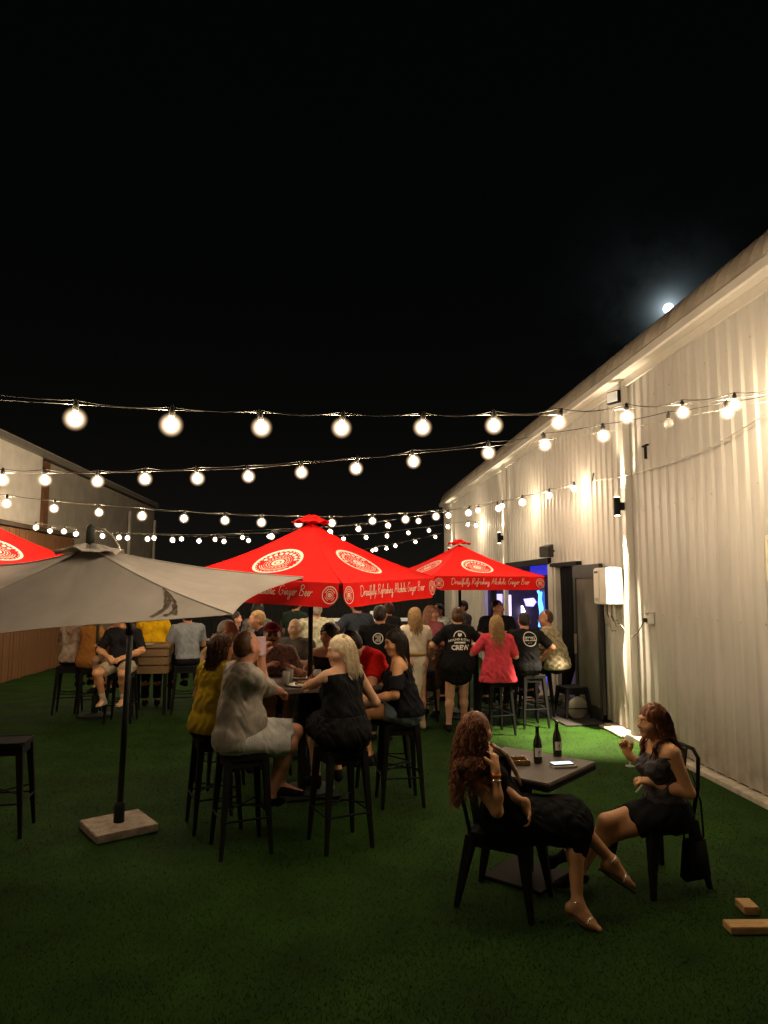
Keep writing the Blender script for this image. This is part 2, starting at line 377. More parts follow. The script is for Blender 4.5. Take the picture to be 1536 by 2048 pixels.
# ================================================================== FIXED THINGS ON THE WALL
def spot(name, loc, direction, energy, size, blend, parent, color=(1, .80, .55), r=.02):
    l = bpy.data.lights.new(name, 'SPOT'); l.energy = energy; l.spot_size = R(size); l.spot_blend = blend; l.color = color; l.shadow_soft_size = r
    o = link(bpy.data.objects.new(name, l), parent); o.location = loc
    o.rotation_euler = Vector(direction).to_track_quat('-Z', 'Y').to_euler(); return o
WALL_LIGHTS = [(8.97, 'nearest black up and down wall light, on the downpipe above the water heater', 3.0),
               (15.55, 'black up and down wall light on the middle downpipe above the wide opening', 3.03),
               (22.35, 'small far up and down wall light on the last downpipe of the shed', 3.05)]
for yv, lab, z in WALL_LIGHTS:
    t = thing('wall_light', lab, 'wall light', (WX-.115, yv, z), group='up and down lights on the shed downpipes')
    MB().lathe([(.038, -.12), (.042, -.118), (.042, .118), (.038, .12)], c=(-.075, 0, 0), n=16).build('lamp_body', M['black_metal'], t)
    MB().box((-.015, 0, 0), (.05, .08, .10)).build('bracket', M['black_metal'], t)
    for s in (-1, 1):
        MB().lathe([(.034, 0), (.034, .004)], c=(-.075, 0, s*.121 if s > 0 else -.125), n=16).build('lens', mat('lamp lens', (1, .9, .7), .4, emit=(1, .8, .5), es=20), t)
        spot('spot_lamp', (-.075, 0, s*.135), (.12 if s > 0 else -.17, .06 if s < 0 else 0, s), 220 if s > 0 else (3600 if yv < 10 else 450), 70 if s > 0 else 54, .9, t)

fl = thing('floodlight', 'small square floodlight switched off under the shed eave', 'floodlight', tuple(at_x(1228, 795, WX-.16)))
MB().box((0, 0, 0), (.06, .20, .17), rz=.5).build('housing', M['black_metal'], fl, bevel=.006)
MB().box((-.034, -.018, 0), (.006, .165, .135), rz=.5).build('glass_pane', mat('flood glass', (.85, .85, .8), .3, emit=(1, .9, .75), es=.25), fl)  # pane given a faint glow of its own, though the lamp is off
MB().box((.06, .03, .05), (.12, .03, .03)).box((.12, .03, .03), (.02, .08, .10)).build('bracket', M['black_metal'], fl)

sp = thing('outdoor_speaker', 'black box speaker angled on the shed wall above the black doorway', 'speaker', (WX-.20, 11.95, 2.56), rz=R(28))
sp.scale = (.72, .72, .72)
b_ = MB(); b_.hull8([(-.14, -.17, -.16), (-.14, .17, -.16), (.08, .11, -.16), (.08, -.11, -.16)], [(-.14, -.17, .10), (-.14, .17, .10), (.08, .11, .16), (.08, -.11, .16)])
b_.build('cabinet', M['black_plastic'], sp, bevel=.015); MB().box((-.146, 0, -.03), (.012, .30, .22)).build('grille', mat('speaker mesh', (.03, .028, .025), .6, bump=.6, bs=300), sp, bevel=.005)
MB().box((.13, 0, 0), (.12, .05, .05)).build('bracket', M['black_metal'], sp)

wh = thing('water_heater', 'white instant water heater box on the wall beside the door', 'water heater', (WX-.05, 9.44, 1.95))
MB().box((-.11, 0, 0), (.22, .46, .50)).build('casing', M['white_plastic'], wh, bevel=.012)
MB().box((-.225, .125, -.005), (.006, .19, .46)).build('front_panel', M['white_plastic'], wh, bevel=.002)
MB().box((-.230, .13, .19), (.004, .12, .028)).build('badge', mat('dark badge', (.03, .03, .03), .4), wh)
v_ = MB()
for k in range(3): v_.box((-.230, .125, -.17-.018*k), (.004, .14, .007))
v_.build('vent', M['copper'], wh)
for k, (dy, L) in enumerate(((.16, .30), (.08, .18), (0, .36), (-.08, .22), (-.16, .28))):
    p = MB(); p.tube([(-.10, dy, -.25), (-.10, dy, -.25-L*.7), (-.07, dy+.02, -.25-L), (-.01, dy+.03, -.25-L)], .013, 8); p.build('pipe', M['copper'] if k % 2 else M['wire'], wh, smooth=True)
gp_ = thing('power_outlet', 'weatherproof white power outlet with a grey plug on the shed wall', 'power outlet', (WX-.02, 8.44, 1.55))
MB().box((-.03, 0, 0), (.06, .13, .14)).build('box', M['white_plastic'], gp_, bevel=.006)
MB().box((-.05, 0, .078), (.11, .16, .014)).build('hood', M['white_plastic'], gp_, bevel=.003)
MB().box((-.08, .02, -.02), (.05, .05, .05)).build('plug', M['black_plastic'], gp_, bevel=.006)
c_ = MB(); c_.tube([(-.08, .05, -.04), (-.07, .14, -.09), (-.06, .30, -.20), (-.06, .45, -.25), (-.06, .60, -.22), (-.06, .78, -.13), (-.05, .9, -.10)], .008, 6)
c_.build('cable', M['copper'], gp_, smooth=True)
hk = thing('wall_bracket', 'empty L shaped dark metal bracket high on the shed wall', 'bracket', tuple(at_x(1291, 905, WX-.03)))
MB().box((0, 0, 0), (.03, .02, .16)).box((-.03, -.06, .075), (.03, .14, .02)).build('arm', M['black_metal'], hk)
sg = thing('wall_sign', 'small cream and yellow warning plate at the right edge of the picture', 'sign', (WX-.035, 6.02, 2.2))
MB().box((0, -.12, 0), (.012, .34, .42)).build('plate', mat('sign cream', (.8, .72, .5), .5), sg, bevel=.002)
MB().box((-.008, -.10, -.06), (.006, .24, .10)).box((-.008, -.10, -.16), (.006, .24, .05)).build('print', mat('sign yellow', (.75, .42, .05), .5), sg)
MB().box((-.008, -.10, .12), (.006, .20, .09)).build('print', mat('sign dark print', (.12, .05, .04), .5), sg)

# ---- lit things inside the opening
def glow(rgb, s): return mat('screen glow', rgb, .4, var=.25, vs=6, emit=rgb, es=s)
def inside(name, label, cat, ctr, poly, m, depth=.05):
    t = thing(name, label, cat, ctr); mb = MB(); n = len(poly)
    # polygon is given in the vertical plane facing the camera-side wall (y = along, z up)
    mb.v = [(0, y_, z_) for y_, z_ in poly]+[(depth, y_, z_) for y_, z_ in poly]
    mb.f = [tuple(range(n)), tuple(reversed(range(n, 2*n)))]+[(i, (i+1) % n, n+(i+1) % n, n+i) for i in range(n)]
    mb.build('screen', m, t); MB().box((depth+.03, 0, 0), (.04, .12, .12)).build('mount', M['black_plastic'], t); return t
def inY(u, v, X):
    return at_x(u, v, X)
def poly_at(X, pts):
    ps = [inY(u, v, X) for u, v in pts]; c = sum(ps)/len(ps)
    return tuple(c), [(p[1]-c[1], p[2]-c[2]) for p in ps]
for lab, nm, X, pts, m_ in [
    ('lilac lit panel at the left end of the wide opening', 'light_panel', 4.3, [(986, 1188), (1001, 1188), (1001, 1215), (986, 1215)], glow((.42, .38, .98), 1.9)),
    ('pale pink lit panel beside the lilac one in the opening', 'light_panel', 4.25, [(1007, 1190), (1018, 1190), (1019, 1250), (1008, 1252)], glow((.85, .6, .95), 2.6)),
    ('bright white screen with cut corner inside the dark room', 'screen', 5.2, [(1015, 1208), (1026, 1207), (1031, 1222), (1024, 1237), (1014, 1236)], glow((.95, .88, 1), 4)),
    ('second bright white slanted screen inside the dark room', 'screen', 5.1, [(1036, 1209), (1041, 1209), (1047, 1222), (1045, 1234), (1038, 1224)], glow((.95, .88, 1), 4)),
    ('violet blue screen high in the dark room', 'screen', 5.0, [(1047, 1198), (1064, 1196), (1069, 1204), (1063, 1213), (1052, 1212)], glow((.25, .22, 1), 4)),
    ('dim blue screen at the top of the wide opening', 'screen', 4.4, [(1060, 1131), (1093, 1127), (1093, 1150), (1060, 1150)], glow((.03, .03, .55), .9))]:
    c, pl = poly_at(X, pts); inside(nm, lab, 'screen', c, pl, m_)
c = at_x(1080, 1215, 4.9)
nt = thing('neon_light', 'bright blue neon strip light in the dark room behind the seated men', 'neon light', tuple(c))
for k, (pts) in enumerate([[(0, .12, .38), (0, .0, .30), (0, .05, .1), (0, -.05, -.1), (0, .08, -.45)], [(0, -.12, .36), (0, -.05, .2), (0, -.18, .0), (0, -.1, -.42)]]):
    MB().tube(pts, .03, 8).build('tube', glow((.05, .22, 1), 6), nt, smooth=True)
MB().box((.06, 0, 0), (.03, .5, .95)).build('backing_plate', M['black_plastic'], nt)
c = at_x(1088, 1335, 4.3)
t = thing('light_panel', 'low blue glowing strip low down behind the stool at the opening', 'light panel', tuple(c))
MB().box((0, 0, 0), (.06, .16, .55)).build('panel', glow((.10, .10, .9), 1.0), t)
for (x, y_, z, e, colr) in ((5.4, 14.0, 2.6, 22, (.35, .25, 1)), (5.6, 16.6, 2.6, 20, (.65, .35, 1))):
    t = thing('ceiling_lamp', 'purple ceiling lamp inside the dark room, '+('nearer the door' if y_ < 15 else 'towards the far end'), 'lamp', (x, y_, z))
    MB().lathe([(.05, 0), (.09, .05), (.05, .14), (.01, .66)], n=14).build('lamp_body', M['black_plastic'], t)
    l = bpy.data.lights.new('lamp', 'POINT'); l.energy = e; l.color = colr; l.shadow_soft_size = .08
    o = link(bpy.data.objects.new('lamp', l), t); o.location = (0, 0, -.1)
# doorway light strip seen past the curtain
MB().box((2.2, 11.2, .9), (.05, 1.6, 1.7)).build('interior_panel', mat('green lit panel', (.42, .46, .38), .6, emit=(.5, .55, .42), es=.12), shed)

# ================================================================== FURNITURE
def tapered_leg(top, bot, w0, w1):
    mb = MB(); t0 = Vector(top); b0 = Vector(bot)
    q = lambda c, w: [(c.x-w, c.y-w, c.z), (c.x+w, c.y-w, c.z), (c.x+w, c.y+w, c.z), (c.x-w, c.y+w, c.z)]
    return mb.hull8(q(b0, w1/2), q(t0, w0/2))
_seat = {}
def seat_mesh(w, z, name):
    if name not in _seat:
        pts = []; r = .045
        for cx, cy, a0 in ((1, 1, 0), (-1, 1, 90), (-1, -1, 180), (1, -1, 270)):
            for k in range(5):
                a = R(a0+k*22.5); pts.append((cx*(w/2-r)+r*math.cos(a), cy*(w/2-r)+r*math.sin(a)))
        mb = MB(); n = len(pts); rings = [(1.0, -.045), (1.02, -.006), (1.0, 0), (.94, 0), (.90, -.006), (.0001, -.008)]
        for s, dz in rings: mb.v += [(x*s, y*s, z+dz) for x, y in pts]
        for i in range(len(rings)-1):
            for k in range(n): mb.f.append((i*n+k, i*n+(k+1) % n, (i+1)*n+(k+1) % n, (i+1)*n+k))
        mb.f.append(tuple(reversed(range(n)))); _seat[name] = mb.mesh('seat', M['black_metal'], smooth=False)
    return _seat[name]
def make_stool(name='bar_stool', back=False, h=.72):
    t = thing(name, '', 'stool')
    link(bpy.data.objects.new('seat', seat_mesh(.33, h, 's%g' % h)), t)
    for sx in (-1, 1):
        for sy in (-1, 1):
            tapered_leg((sx*.135, sy*.135, h-.02), (sx*.185, sy*.185, 0), .055, .026).build('leg', M['black_metal'], t, bevel=.004)
    for k in range(4):
        a = k*math.pi/2; c, s = math.cos(a), math.sin(a); q = .18
        MB().tube([(q*c-q*s, q*s+q*c, h*.36), (q*c+q*s, q*s-q*c, h*.36)], .008, 6).build('footrest', M['black_metal'], t)
        q = .145; MB().box((q*c, q*s, h-.075), (.012, .26, .05), rz=a).build('apron', M['black_metal'], t)
    MB().tube([(-.17, -.17, h*.45), (.17, .17, h*.45)], .006, 5).build('brace', M['black_metal'], t)
    MB().tube([(-.17, .17, h*.45), (.17, -.17, h*.45)], .006, 5).build('brace', M['black_metal'], t)
    if back:
        for sx in (-1, 1): MB().tube([(sx*.15, .15, h), (sx*.15, .19, h+.30)], .012, 8).build('back_post', M['black_metal'], t)
        MB().box((0, .185, h+.24), (.34, .02, .14)).build('backrest', M['black_metal'], t, bevel=.006)
    return t
def make_chair():
    t = thing('metal_chair', '', 'chair'); h = .45
    link(bpy.data.objects.new('seat', seat_mesh(.38, h, 'chair')), t)
    for sx in (-1, 1):
        tapered_leg((sx*.16, -.16, h-.02), (sx*.21, -.22, 0), .07, .03).build('leg', M['black_metal'], t, bevel=.004)
        tapered_leg((sx*.16, .16, h-.02), (sx*.21, .25, 0), .07, .03).build('leg', M['black_metal'], t, bevel=.004)
        MB().tube([(sx*.17, .17, h-.01), (sx*.185, .21, h+.18), (sx*.17, .24, h+.36), (sx*.12, .25, h+.41), (0, .255, h+.42)], .013, 8).build('back_frame', M['black_metal'], t, smooth=True)
    MB().hull8([(-.05, .185, h), (.05, .185, h), (.05, .195, h), (-.05, .195, h)], [(-.065, .245, h+.40), (.065, .245, h+.40), (.065, .258, h+.40), (-.065, .258, h+.40)]).build('backrest', M['black_metal'], t)
    for k in range(4):
        a = k*math.pi/2; c, s = math.cos(a), math.sin(a); q = .17
        MB().box((q*c, q*s, h-.065), (.012, .30, .05), rz=a).build('apron', M['black_metal'], t)
    return t
stool0 = make_stool(); used = [False]
def place_stool(x, y, rz, label, group='black metal bar stools'):
    o = stool0 if not used[0] else copy_tree(stool0); used[0] = True
    o.location = (x, y, 0); o.rotation_euler = (0, 0, R(rz)); o['label'] = label; o['group'] = group; return o
place_stool(-.95, 6.06, 20, 'black stool under the woman in the mustard top')
place_stool(-.66, 5.52, 20, 'black stool under the man in the grey shirt and pale shorts')
place_stool(.08, 5.57, 22, 'black stool under the blonde woman in the black dress')
place_stool(.63, 6.55, 5, 'black stool under the woman in denim shorts')
place_stool(.52, 7.02, 40, 'black stool under the man in the red shirt')
place_stool(-.02, 7.74, 10, 'black stool under the curly haired woman behind the umbrella pole')
place_stool(-.66, 7.62, 30, 'black stool under the man in the dark red cap')
place_stool(-1.10, 7.3, 30, 'black stool under the grey haired man behind the mustard top')
place_stool(2.2, 9.42, 15, 'black stool under the blonde woman in the pink top')
place_stool(2.80, 9.86, 8, 'black stool under the man with the round logo on his back')
place_stool(3.05, 10.45, 30, 'black stool under the man in the beige patterned shirt')
place_stool(1.30, 10.35, 20, 'empty black stool between the woman in white and the crew shirt')
place_stool(-2.26, 11.3, 10, 'black stool under the man in the grey shirt at the rear left table')
place_stool(-4.05, 11.4, 10, 'black stool under the person in the white and brown top')
place_stool(-3.66, 11.2, 25, 'black stool under the person in the orange brown jacket')
place_stool(-3.02, 10.62, 0, 'black stool under the person in black top and beige shorts')
sl = make_stool(back=True); sl.location = (-2.60, 6.02, 0); sl.rotation_euler = (0, 0, R(97))
tag(sl, 'empty bar stool with a backrest cut off by the left edge', 'stool')
ls = make_stool('low_stool', h=.46); ls.location = (3.60, 10.45, 0); ls.rotation_euler = (0, 0, R(8)); ls.scale = (1.1, 1.1, 1)
tag(ls, 'low black metal stool standing over a pail beside the glass door', 'stool')
pb = thing('metal_pail', 'dull metal pail lying on its side under the low stool', 'pail', (3.60, 10.45, .17), rz=R(10))
MB().lathe([(.10, .16), (.15, -.14), (.155, -.15), (.145, -.15), (.09, .14)], n=24, ax=(0, 1, 0)).build('shell', mat('dull galvanised', (.05, .048, .045), .7, metal=.0, var=.4), pb, smooth=True)
MB().lathe([(.157, -.155), (.163, -.15), (.157, -.14)], n=24, ax=(0, 1, 0)).build('rim', M['wire'], pb, smooth=True)
MB().lathe([(.12, .02), (.122, .03)], n=24, ax=(0, 1, 0)).build('bottom', M['black_plastic'], pb)
MB().lathe([(.060, .0), (.070, -.01), (.060, -.02)], n=20, ax=(0, 1, 0)).build('hub', M['copper'], pb)

ch = make_chair(); ch.location = (1.10, 4.50, 0); ch.rotation_euler = (0, 0, R(57)); tag(ch, 'black metal chair under the long haired woman in the black dress', 'chair', 'black metal cafe chairs')
ch2 = copy_tree(ch); ch2.location = (2.16, 4.72, 0); ch2.rotation_euler = (0, 0, R(-72)); tag(ch2, 'black metal chair under the woman holding a glass, near the wall', 'chair')

# small square table with its things
tb = thing('cafe_table', 'low square table with speckled top and dark pedestal in front', 'table', (1.33, 4.87, 0), rz=R(46))
MB().box((0, 0, .728), (.72, .72, .026)).build('tabletop', M['tabletop'], tb, bevel=.006)
MB().box((0, 0, .70), (.715, .715, .028)).build('edge_frame', M['black_metal'], tb, bevel=.003)
MB().box((0, 0, .36), (.075, .075, .66)).build('pedestal', M['black_metal'], tb, bevel=.006)
MB().box((0, 0, .012), (.44, .44, .022)).build('base', M['black_metal'], tb, bevel=.005)
def bottle(loc, label, rz):
    t = thing('beer_bottle', label, 'bottle', loc, rz, group='dark bottles on the cafe table')
    MB().lathe([(.026, 0), (.030, .006), (.030, .125), (.026, .150), (.0145, .185), (.0125, .232), (.0145, .236), (.0145, .245), (.011, .246)], n=18).build('glass_body', M['bottle'], t, smooth=True)
    n = 9; mb = MB()
    for z in (.045, .105): mb.v += [(.0312*math.cos(R(a)), .0312*math.sin(R(a)), z) for a in np.linspace(-140, -20, n)]
    mb.f = [(i, i+1, n+i+1, n+i) for i in range(n-1)]; lb_ = mb.build('paper_label', mat('bottle paper', (.75, .70, .62), .7), t)
    mb = MB(); mb.v = [(.0318*math.cos(R(a)), .0318*math.sin(R(a)), z) for a, z in ((-100, .07), (-92, .064), (-84, .074), (-74, .082), (-80, .088), (-92, .078))]; mb.f = [tuple(range(6))]
    mb.build('printed_mark', mat('bottle print', (.15, .08, .04), .6), lb_)
TZ = .742
p = at_y(1076, 1531, 4.87); bottle((p[0], 4.87, TZ), 'dark beer bottle in the middle of the table, nearer the woman on the left', 0)
p = at_y(1115, 1516, 5.05); bottle((p[0], 5.05, TZ), 'dark beer bottle further back, behind the lit phone', R(6))
ph = thing('mobile_phone', 'phone with a bright lit screen lying on another phone on the table', 'phone', (1.555, 4.76, TZ), rz=R(8))
MB().box((0, 0, .0195), (.15, .074, .008)).build('body', M['black_plastic'], ph, bevel=.002)
MB().box((0, 0, .0245), (.14, .066, .0015)).build('screen', mat('phone screen', (.6, .8, .8), .2, var=.5, vs=30, emit=(.65, .85, .85), es=1.6), ph)
wl = thing('phone_wallet', 'pale closed phone wallet underneath the lit phone', 'wallet', (1.562, 4.75, TZ), rz=R(8))
MB().box((0, 0, .007), (.165, .09, .013)).build('cover', mat('wallet tan', (.42, .36, .30), .6), wl, bevel=.003)
ct = thing('coaster_tray', 'dull brown ashtray on the table beside the woman on the left', 'ashtray', (1.285, 4.86, TZ))
MB().box((0, 0, .006), (.13, .13, .010)).build('base', mat('amber glass', (.16, .09, .02), .2, spec=.8), ct, bevel=.003)
for k in range(4):
    a = k*math.pi/2; MB().box((.06*math.cos(a), .06*math.sin(a), .020), (.012, .13, .026), rz=a).build('rim', mat('amber glass rim', (.20, .11, .03), .2, spec=.8), ct, bevel=.003)
hb = thing('handbag', 'black shoulder bag hanging from the chair near the wall', 'bag', (2.37, 4.60, .18), rz=R(15))
b_ = MB(); b_.hull8([(-.11, -.04, -.12), (.11, -.04, -.12), (.11, .04, -.12), (-.11, .04, -.12)], [(-.085, -.03, .14), (.085, -.03, .14), (.085, .03, .14), (-.085, .03, .14)])
b_.build('body', cloth((.012, .012, .012)), hb, bevel=.02, smooth=True)
MB().tube([(-.08, 0, .13), (-.07, 0, .36), (-.03, .03, .55), (.03, .03, .55), (.07, 0, .36), (.08, 0, .13)], .007, 6).build('strap', M['black_plastic'], hb, smooth=True)
for nm, lab, u, v, d, rz in (('timber_block', 'short pine block lying on the turf above the longer plank', 1495, 1822, (.09, .13, .045), -.12),
                             ('timber_plank', 'pine plank offcut lying on the turf at the right edge', 1550, 1862, (.55, .10, .04), -.06)):
    dd = ray(u, v); tt = -CAM_H/dd[2]; t = MB().box((0, 0, d[2]/2), d).build(nm, M['timber'], bevel=.004)
    t.location = (dd[0]*tt, dd[1]*tt, .004); t.rotation_euler = (0, 0, rz); tag(t, lab, 'timber')

# bar tables
def bar_table(x, y, rz, label, w=.72, h=1.05, crate=False):
    t = thing('bar_table', label, 'table', (x, y, 0), R(rz))
    topm = M['tabletop'] if not crate else mat('bar timber top', (.22, .13, .06), .6, stretch=(2, 12, 12))
    MB().box((0, 0, h-.02), (w, w, .04)).build('tabletop', topm, t, bevel=.006)
    if crate:
        for k in range(4):
            a = k*math.pi/2
            for j in range(3):
                MB().box(((w/2-.04)*math.cos(a), (w/2-.04)*math.sin(a), h-.11-.13*j), (.022, w-.10, .115), rz=a).build('board', topm, t, bevel=.003)
        for sx in (-1, 1):
            for sy in (-1, 1): MB().box((sx*(w/2-.07), sy*(w/2-.07), h/2-.03), (.05, .05, h-.07)).build('leg', M['black_metal'], t)
    else:
        # two half columns leave room for the umbrella pole
        for s in (-1, 1): MB().box((s*.07, 0, h/2-.01), (.05, .16, h-.06)).build('pedestal', M['black_metal'], t, bevel=.004)
        MB().box((0, .0, .012), (.5, .5, .02)).build('base', M['black_metal'], t, bevel=.004)
    return t
bar_table(-.20, 6.90, 13, 'black bar table crowded with plates under the main red umbrella', w=1.12)
bar_table(2.10, 10.55, -25, 'bar table with drinks under the far red umbrella', w=.7)
bar_table(-2.78, 11.35, 4, 'timber box bar table at the rear left', crate=True, w=.62)
bar_table(-2.0, 12.2, 10, 'dark bar table behind the man in the grey shirt', w=.6)
def plate(x, y, z, label, r=.10, food=True):
    t = thing('plate', label, 'plate', (x, y, z), group='plates and food on the bar tables')
    MB().lathe([(r*.6, 0), (r, .012), (r*1.02, .016), (r*.98, .016), (r*.6, .005)], n=24).build('dish', M['white_plastic'], t, smooth=True)
    if food:
        mb = MB()
        for k in range(9): mb.box((random.uniform(-.05, .05)*r*10, random.uniform(-.05, .05)*r*10, .02+random.random()*.015), (.035, .02, .015), rz=random.random()*6, rx=random.random())
        mb.build('food', mat('fried food', (.28, .13, .04), .7), t)
plate(-.26, 6.50, 1.052, 'white plate of food nearest the pole on the main bar table', .13)
plate(-.30, 6.98, 1.052, 'smaller white plate further back on the main bar table')
plate(-.02, 6.50, 1.052, 'white plate right of the pole by the blonde woman', .08)
plate(-2.80, 11.12, 1.052, 'white plate on the timber box table', .09, False)
def tumbler(x, y, z, label, col=(.5, .25, .05), s=1.0):
    t = thing('drinking_glass', label, 'glass', (x, y, z), group='drinks on the bar tables')
    MB().lathe([(.028*s, 0), (.036*s, .13*s), (.034*s, .13*s), (.026*s, .006)], n=16).build('glass_body', M['glass'], t, smooth=True)
    MB().lathe([(.024*s, .008), (.031*s, .10*s), (.001, .10*s)], n=14).build('drink', mat('drink', col, .2), t, smooth=True)
tumbler(-.12, 6.60, 1.052, 'glass of amber drink behind the umbrella pole'); tumbler(-.40, 6.50, 1.052, 'dark drink at the left side of the main bar table', (.05, .02, .01))
tumbler(-.38, 6.72, 1.052, 'pale drink at the far corner of the main bar table', (.6, .5, .3)); tumbler(1.98, 10.35, 1.052, 'glass of pale drink beside the crew shirt', (.6, .5, .35))
tumbler(2.12, 10.45, 1.052, 'amber drink in front of the pink top', (.4, .2, .05)); tumbler(1.92, 10.62, 1.052, 'short white cup on the far bar table', (.7, .65, .6))

# serving counter and its pale strip at the back
sc2 = thing('serving_counter', 'black serving counter with a pale lit edge behind the crowd', 'counter', (.35, 13.6, 0))
MB().box((0, 0, .65), (2.6, .6, 1.3)).build('cabinet', M['black_plastic'], sc2, bevel=.01)
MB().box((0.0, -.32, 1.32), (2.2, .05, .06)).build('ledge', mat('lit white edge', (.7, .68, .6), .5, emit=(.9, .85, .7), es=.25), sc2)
mc = thing('menu_card', 'small white card standing on the serving counter', 'sign', (.78, 13.3, 1.37))
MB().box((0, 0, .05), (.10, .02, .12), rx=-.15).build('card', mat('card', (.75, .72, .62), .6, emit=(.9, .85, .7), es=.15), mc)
MB().box((0, .02, .004), (.10, .06, .008)).build('stand', M['black_plastic'], mc)

# ================================================================== STRING LIGHTS
_sp = lambda r, n: [(max(.0008, r*math.cos(t)), r*math.sin(t)) for t in np.linspace(-math.pi/2, math.pi/2, n)]
bulb_me = MB().lathe(_sp(.074, 13), n=20).mesh('bulb', M['bulb_halo'], smooth=True)
_nf = len(bulb_me.polygons); _b = MB().lathe(_sp(.074, 13), n=20).lathe([(r_*.95, z_) for r_, z_ in _sp(.037, 9)], n=12)  # outer sphere is the added halo shell, inner sphere the lit bulb
bulb_me = _b.mesh('bulb', M['bulb_halo'], smooth=True); bulb_me.materials.append(M['bulb_core'])
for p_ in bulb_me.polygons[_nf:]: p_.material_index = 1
off_me = MB().lathe([(.003, -.048), (.022, -.044), (.036, -.030), (.043, -.008), (.041, .012), (.031, .030), (.018, .045), (.014, .052)], n=14).mesh('bulb', M['bulb_off'], smooth=True)
sock_me = MB().lathe([(.016, .045), (.019, .05), (.018, .085), (.012, .10), (.006, .115)], n=10).mesh('socket', M['socket'], smooth=True)
def string(label, A, B, bulbs, wire, anchor_ext=(0, 0), off=(), sag=.05, wire_r=.0016):
    """A, B ground points of the vertical plane the string hangs in; bulbs and support wire are listed along it."""
    t = thing('string_lights', label, 'string lights', (A[0], A[1], 0), group='festoon strings over the yard')
    o3 = np.array([A[0], A[1], 0.0]); tops = []
    for i, (u, v) in enumerate(bulbs):
        p = on_plane(u, v, A, B); me = off_me if i in off else bulb_me
        s = link(bpy.data.objects.new('socket', sock_me), t); s.location = tuple(p-o3); s.rotation_euler = (random.gauss(0, .10), random.gauss(0, .10), 0); s.scale = (random.uniform(.93, 1.05),)*3
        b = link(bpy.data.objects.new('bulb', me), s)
        tops.append(p-o3+np.array([0, 0, .105]))
    if anchor_ext[0]: d = tops[0]-tops[1]; tops.insert(0, tops[0]+d*anchor_ext[0]+np.array([0, 0, .05]))
    if anchor_ext[1]: d = tops[-1]-tops[-2]; tops.append(tops[-1]+d*anchor_ext[1]+np.array([0, 0, .05]))
    cab = []
    for a, b in zip(tops[:-1], tops[1:]):
        L = np.linalg.norm(b-a); sg_ = sag*(L/.55)*random.uniform(.3, 1.2)
        for k in range(8):
            s = k/8; q = a+(b-a)*s; q = q-np.array([0, 0, sg_*4*s*(1-s)]); cab.append(q)
    cab.append(tops[-1]); MB().tube(cab, .0036, 5).build('cable', M['socket'], t, smooth=True)
    if wire:
        W = [on_plane(u, v, A, B)-o3 for u, v in wire]; MB().tube(W, wire_r, 5).build('support_wire', M['wire'], t, smooth=True)
    return t
string('nearest festoon string, its large bulbs crossing high over the umbrellas', (-1.40, 3.85), (2.95, 5.35),
       [(-60, 822), (150, 838), (342, 850), (523, 855), (683, 856), (845, 855), (988, 851), (1117, 845), (1254, 834), (1366, 825), (1470, 810), (1565, 797)],
       [(-120, 790), (0, 800), (330, 820), (700, 831), (1100, 830), (1400, 806), (1600, 780)], sag=.035)
string('second festoon string with one dead bulb, joining the nearest string on the right', (-3.1, 6.75), (3.25, 5.75),
       [(-90, 958), (5, 960), (90, 960), (195, 963), (290, 958), (395, 957), (497, 953), (603, 945), (712, 937), (827, 923), (977, 906), (1090, 890), (1207, 872), (1337, 847), (1455, 826), (1560, 806)],
       [(-120, 938), (0, 946), (180, 947), (500, 937), (800, 910), (1050, 886), (1250, 858), (1430, 822), (1600, 790)], off=(13,), sag=.03)
string('third festoon string sagging from the left wall to the clip on the shed', (-3.95, 8.4), (3.85, 10.6),
       [(-75, 1000), (13, 1007), (108, 1017), (198, 1025), (284, 1032), (368, 1037), (450, 1041), (523, 1045), (597, 1047), (664, 1046), (745, 1042), (811, 1039), (872, 1033), (937, 1026), (997, 1017), (1045, 1005), (1098, 991), (1148, 977)],
       [(-140, 985), (0, 992), (160, 1007), (420, 1027), (660, 1034), (860, 1024), (1050, 993), (1186, 962)], sag=.03)
string('fourth festoon string in the middle distance, behind the main red umbrella', (-1.0, 12.8), (3.6, 13.2),
       [(543, 1073), (600, 1068), (660, 1064), (717, 1058), (776, 1051), (837, 1042), (897, 1031), (956, 1021), (1004, 1012), (1045, 1003)], [(480, 1062), (720, 1050), (900, 1022), (1060, 990)], sag=.02)
string('fifth festoon string, small bulbs between the two red umbrellas', (-.3, 18.0), (3.8, 18.0),
       [(640, 1080), (687, 1078), (732, 1075), (774, 1072), (817, 1066), (858, 1061), (896, 1054), (936, 1049), (952, 1051), (980, 1040), (994, 1038)], [(600, 1073), (740, 1068), (900, 1047), (1004, 1030)], sag=.02)
string('sixth festoon string, lowest and farthest on the right', (.3, 20.5), (3.85, 22.3),
       [(745, 1101), (752, 1099), (773, 1097), (791, 1092), (831, 1084), (871, 1074), (911, 1065), (940, 1057)], [(700, 1104), (800, 1086), (870, 1070), (950, 1048)], sag=.02)
string('far left festoon string, its bulbs just above the grey umbrella', (-5.9, 14.0), (-.6, 17.0),
       [(72, 1055), (128, 1063), (185, 1068), (238, 1075), (295, 1078), (345, 1080), (398, 1082), (448, 1083), (497, 1081)], [(20, 1040), (200, 1062), (350, 1070), (560, 1066)], sag=.02)
string('farthest left festoon string, doubled behind the one above the grey umbrella', (-6.0, 14.6), (-.6, 18.6),
       [(100, 1062), (152, 1068), (205, 1072), (255, 1076), (308, 1076), (363, 1078), (430, 1079), (485, 1075), (538, 1073)], [(60, 1052), (250, 1066), (400, 1070), (590, 1062)], sag=.02)
sw = thing('steel_cable', 'bare twisted cable slung along the shed wall to the third string', 'cable', (0, 0, 0))
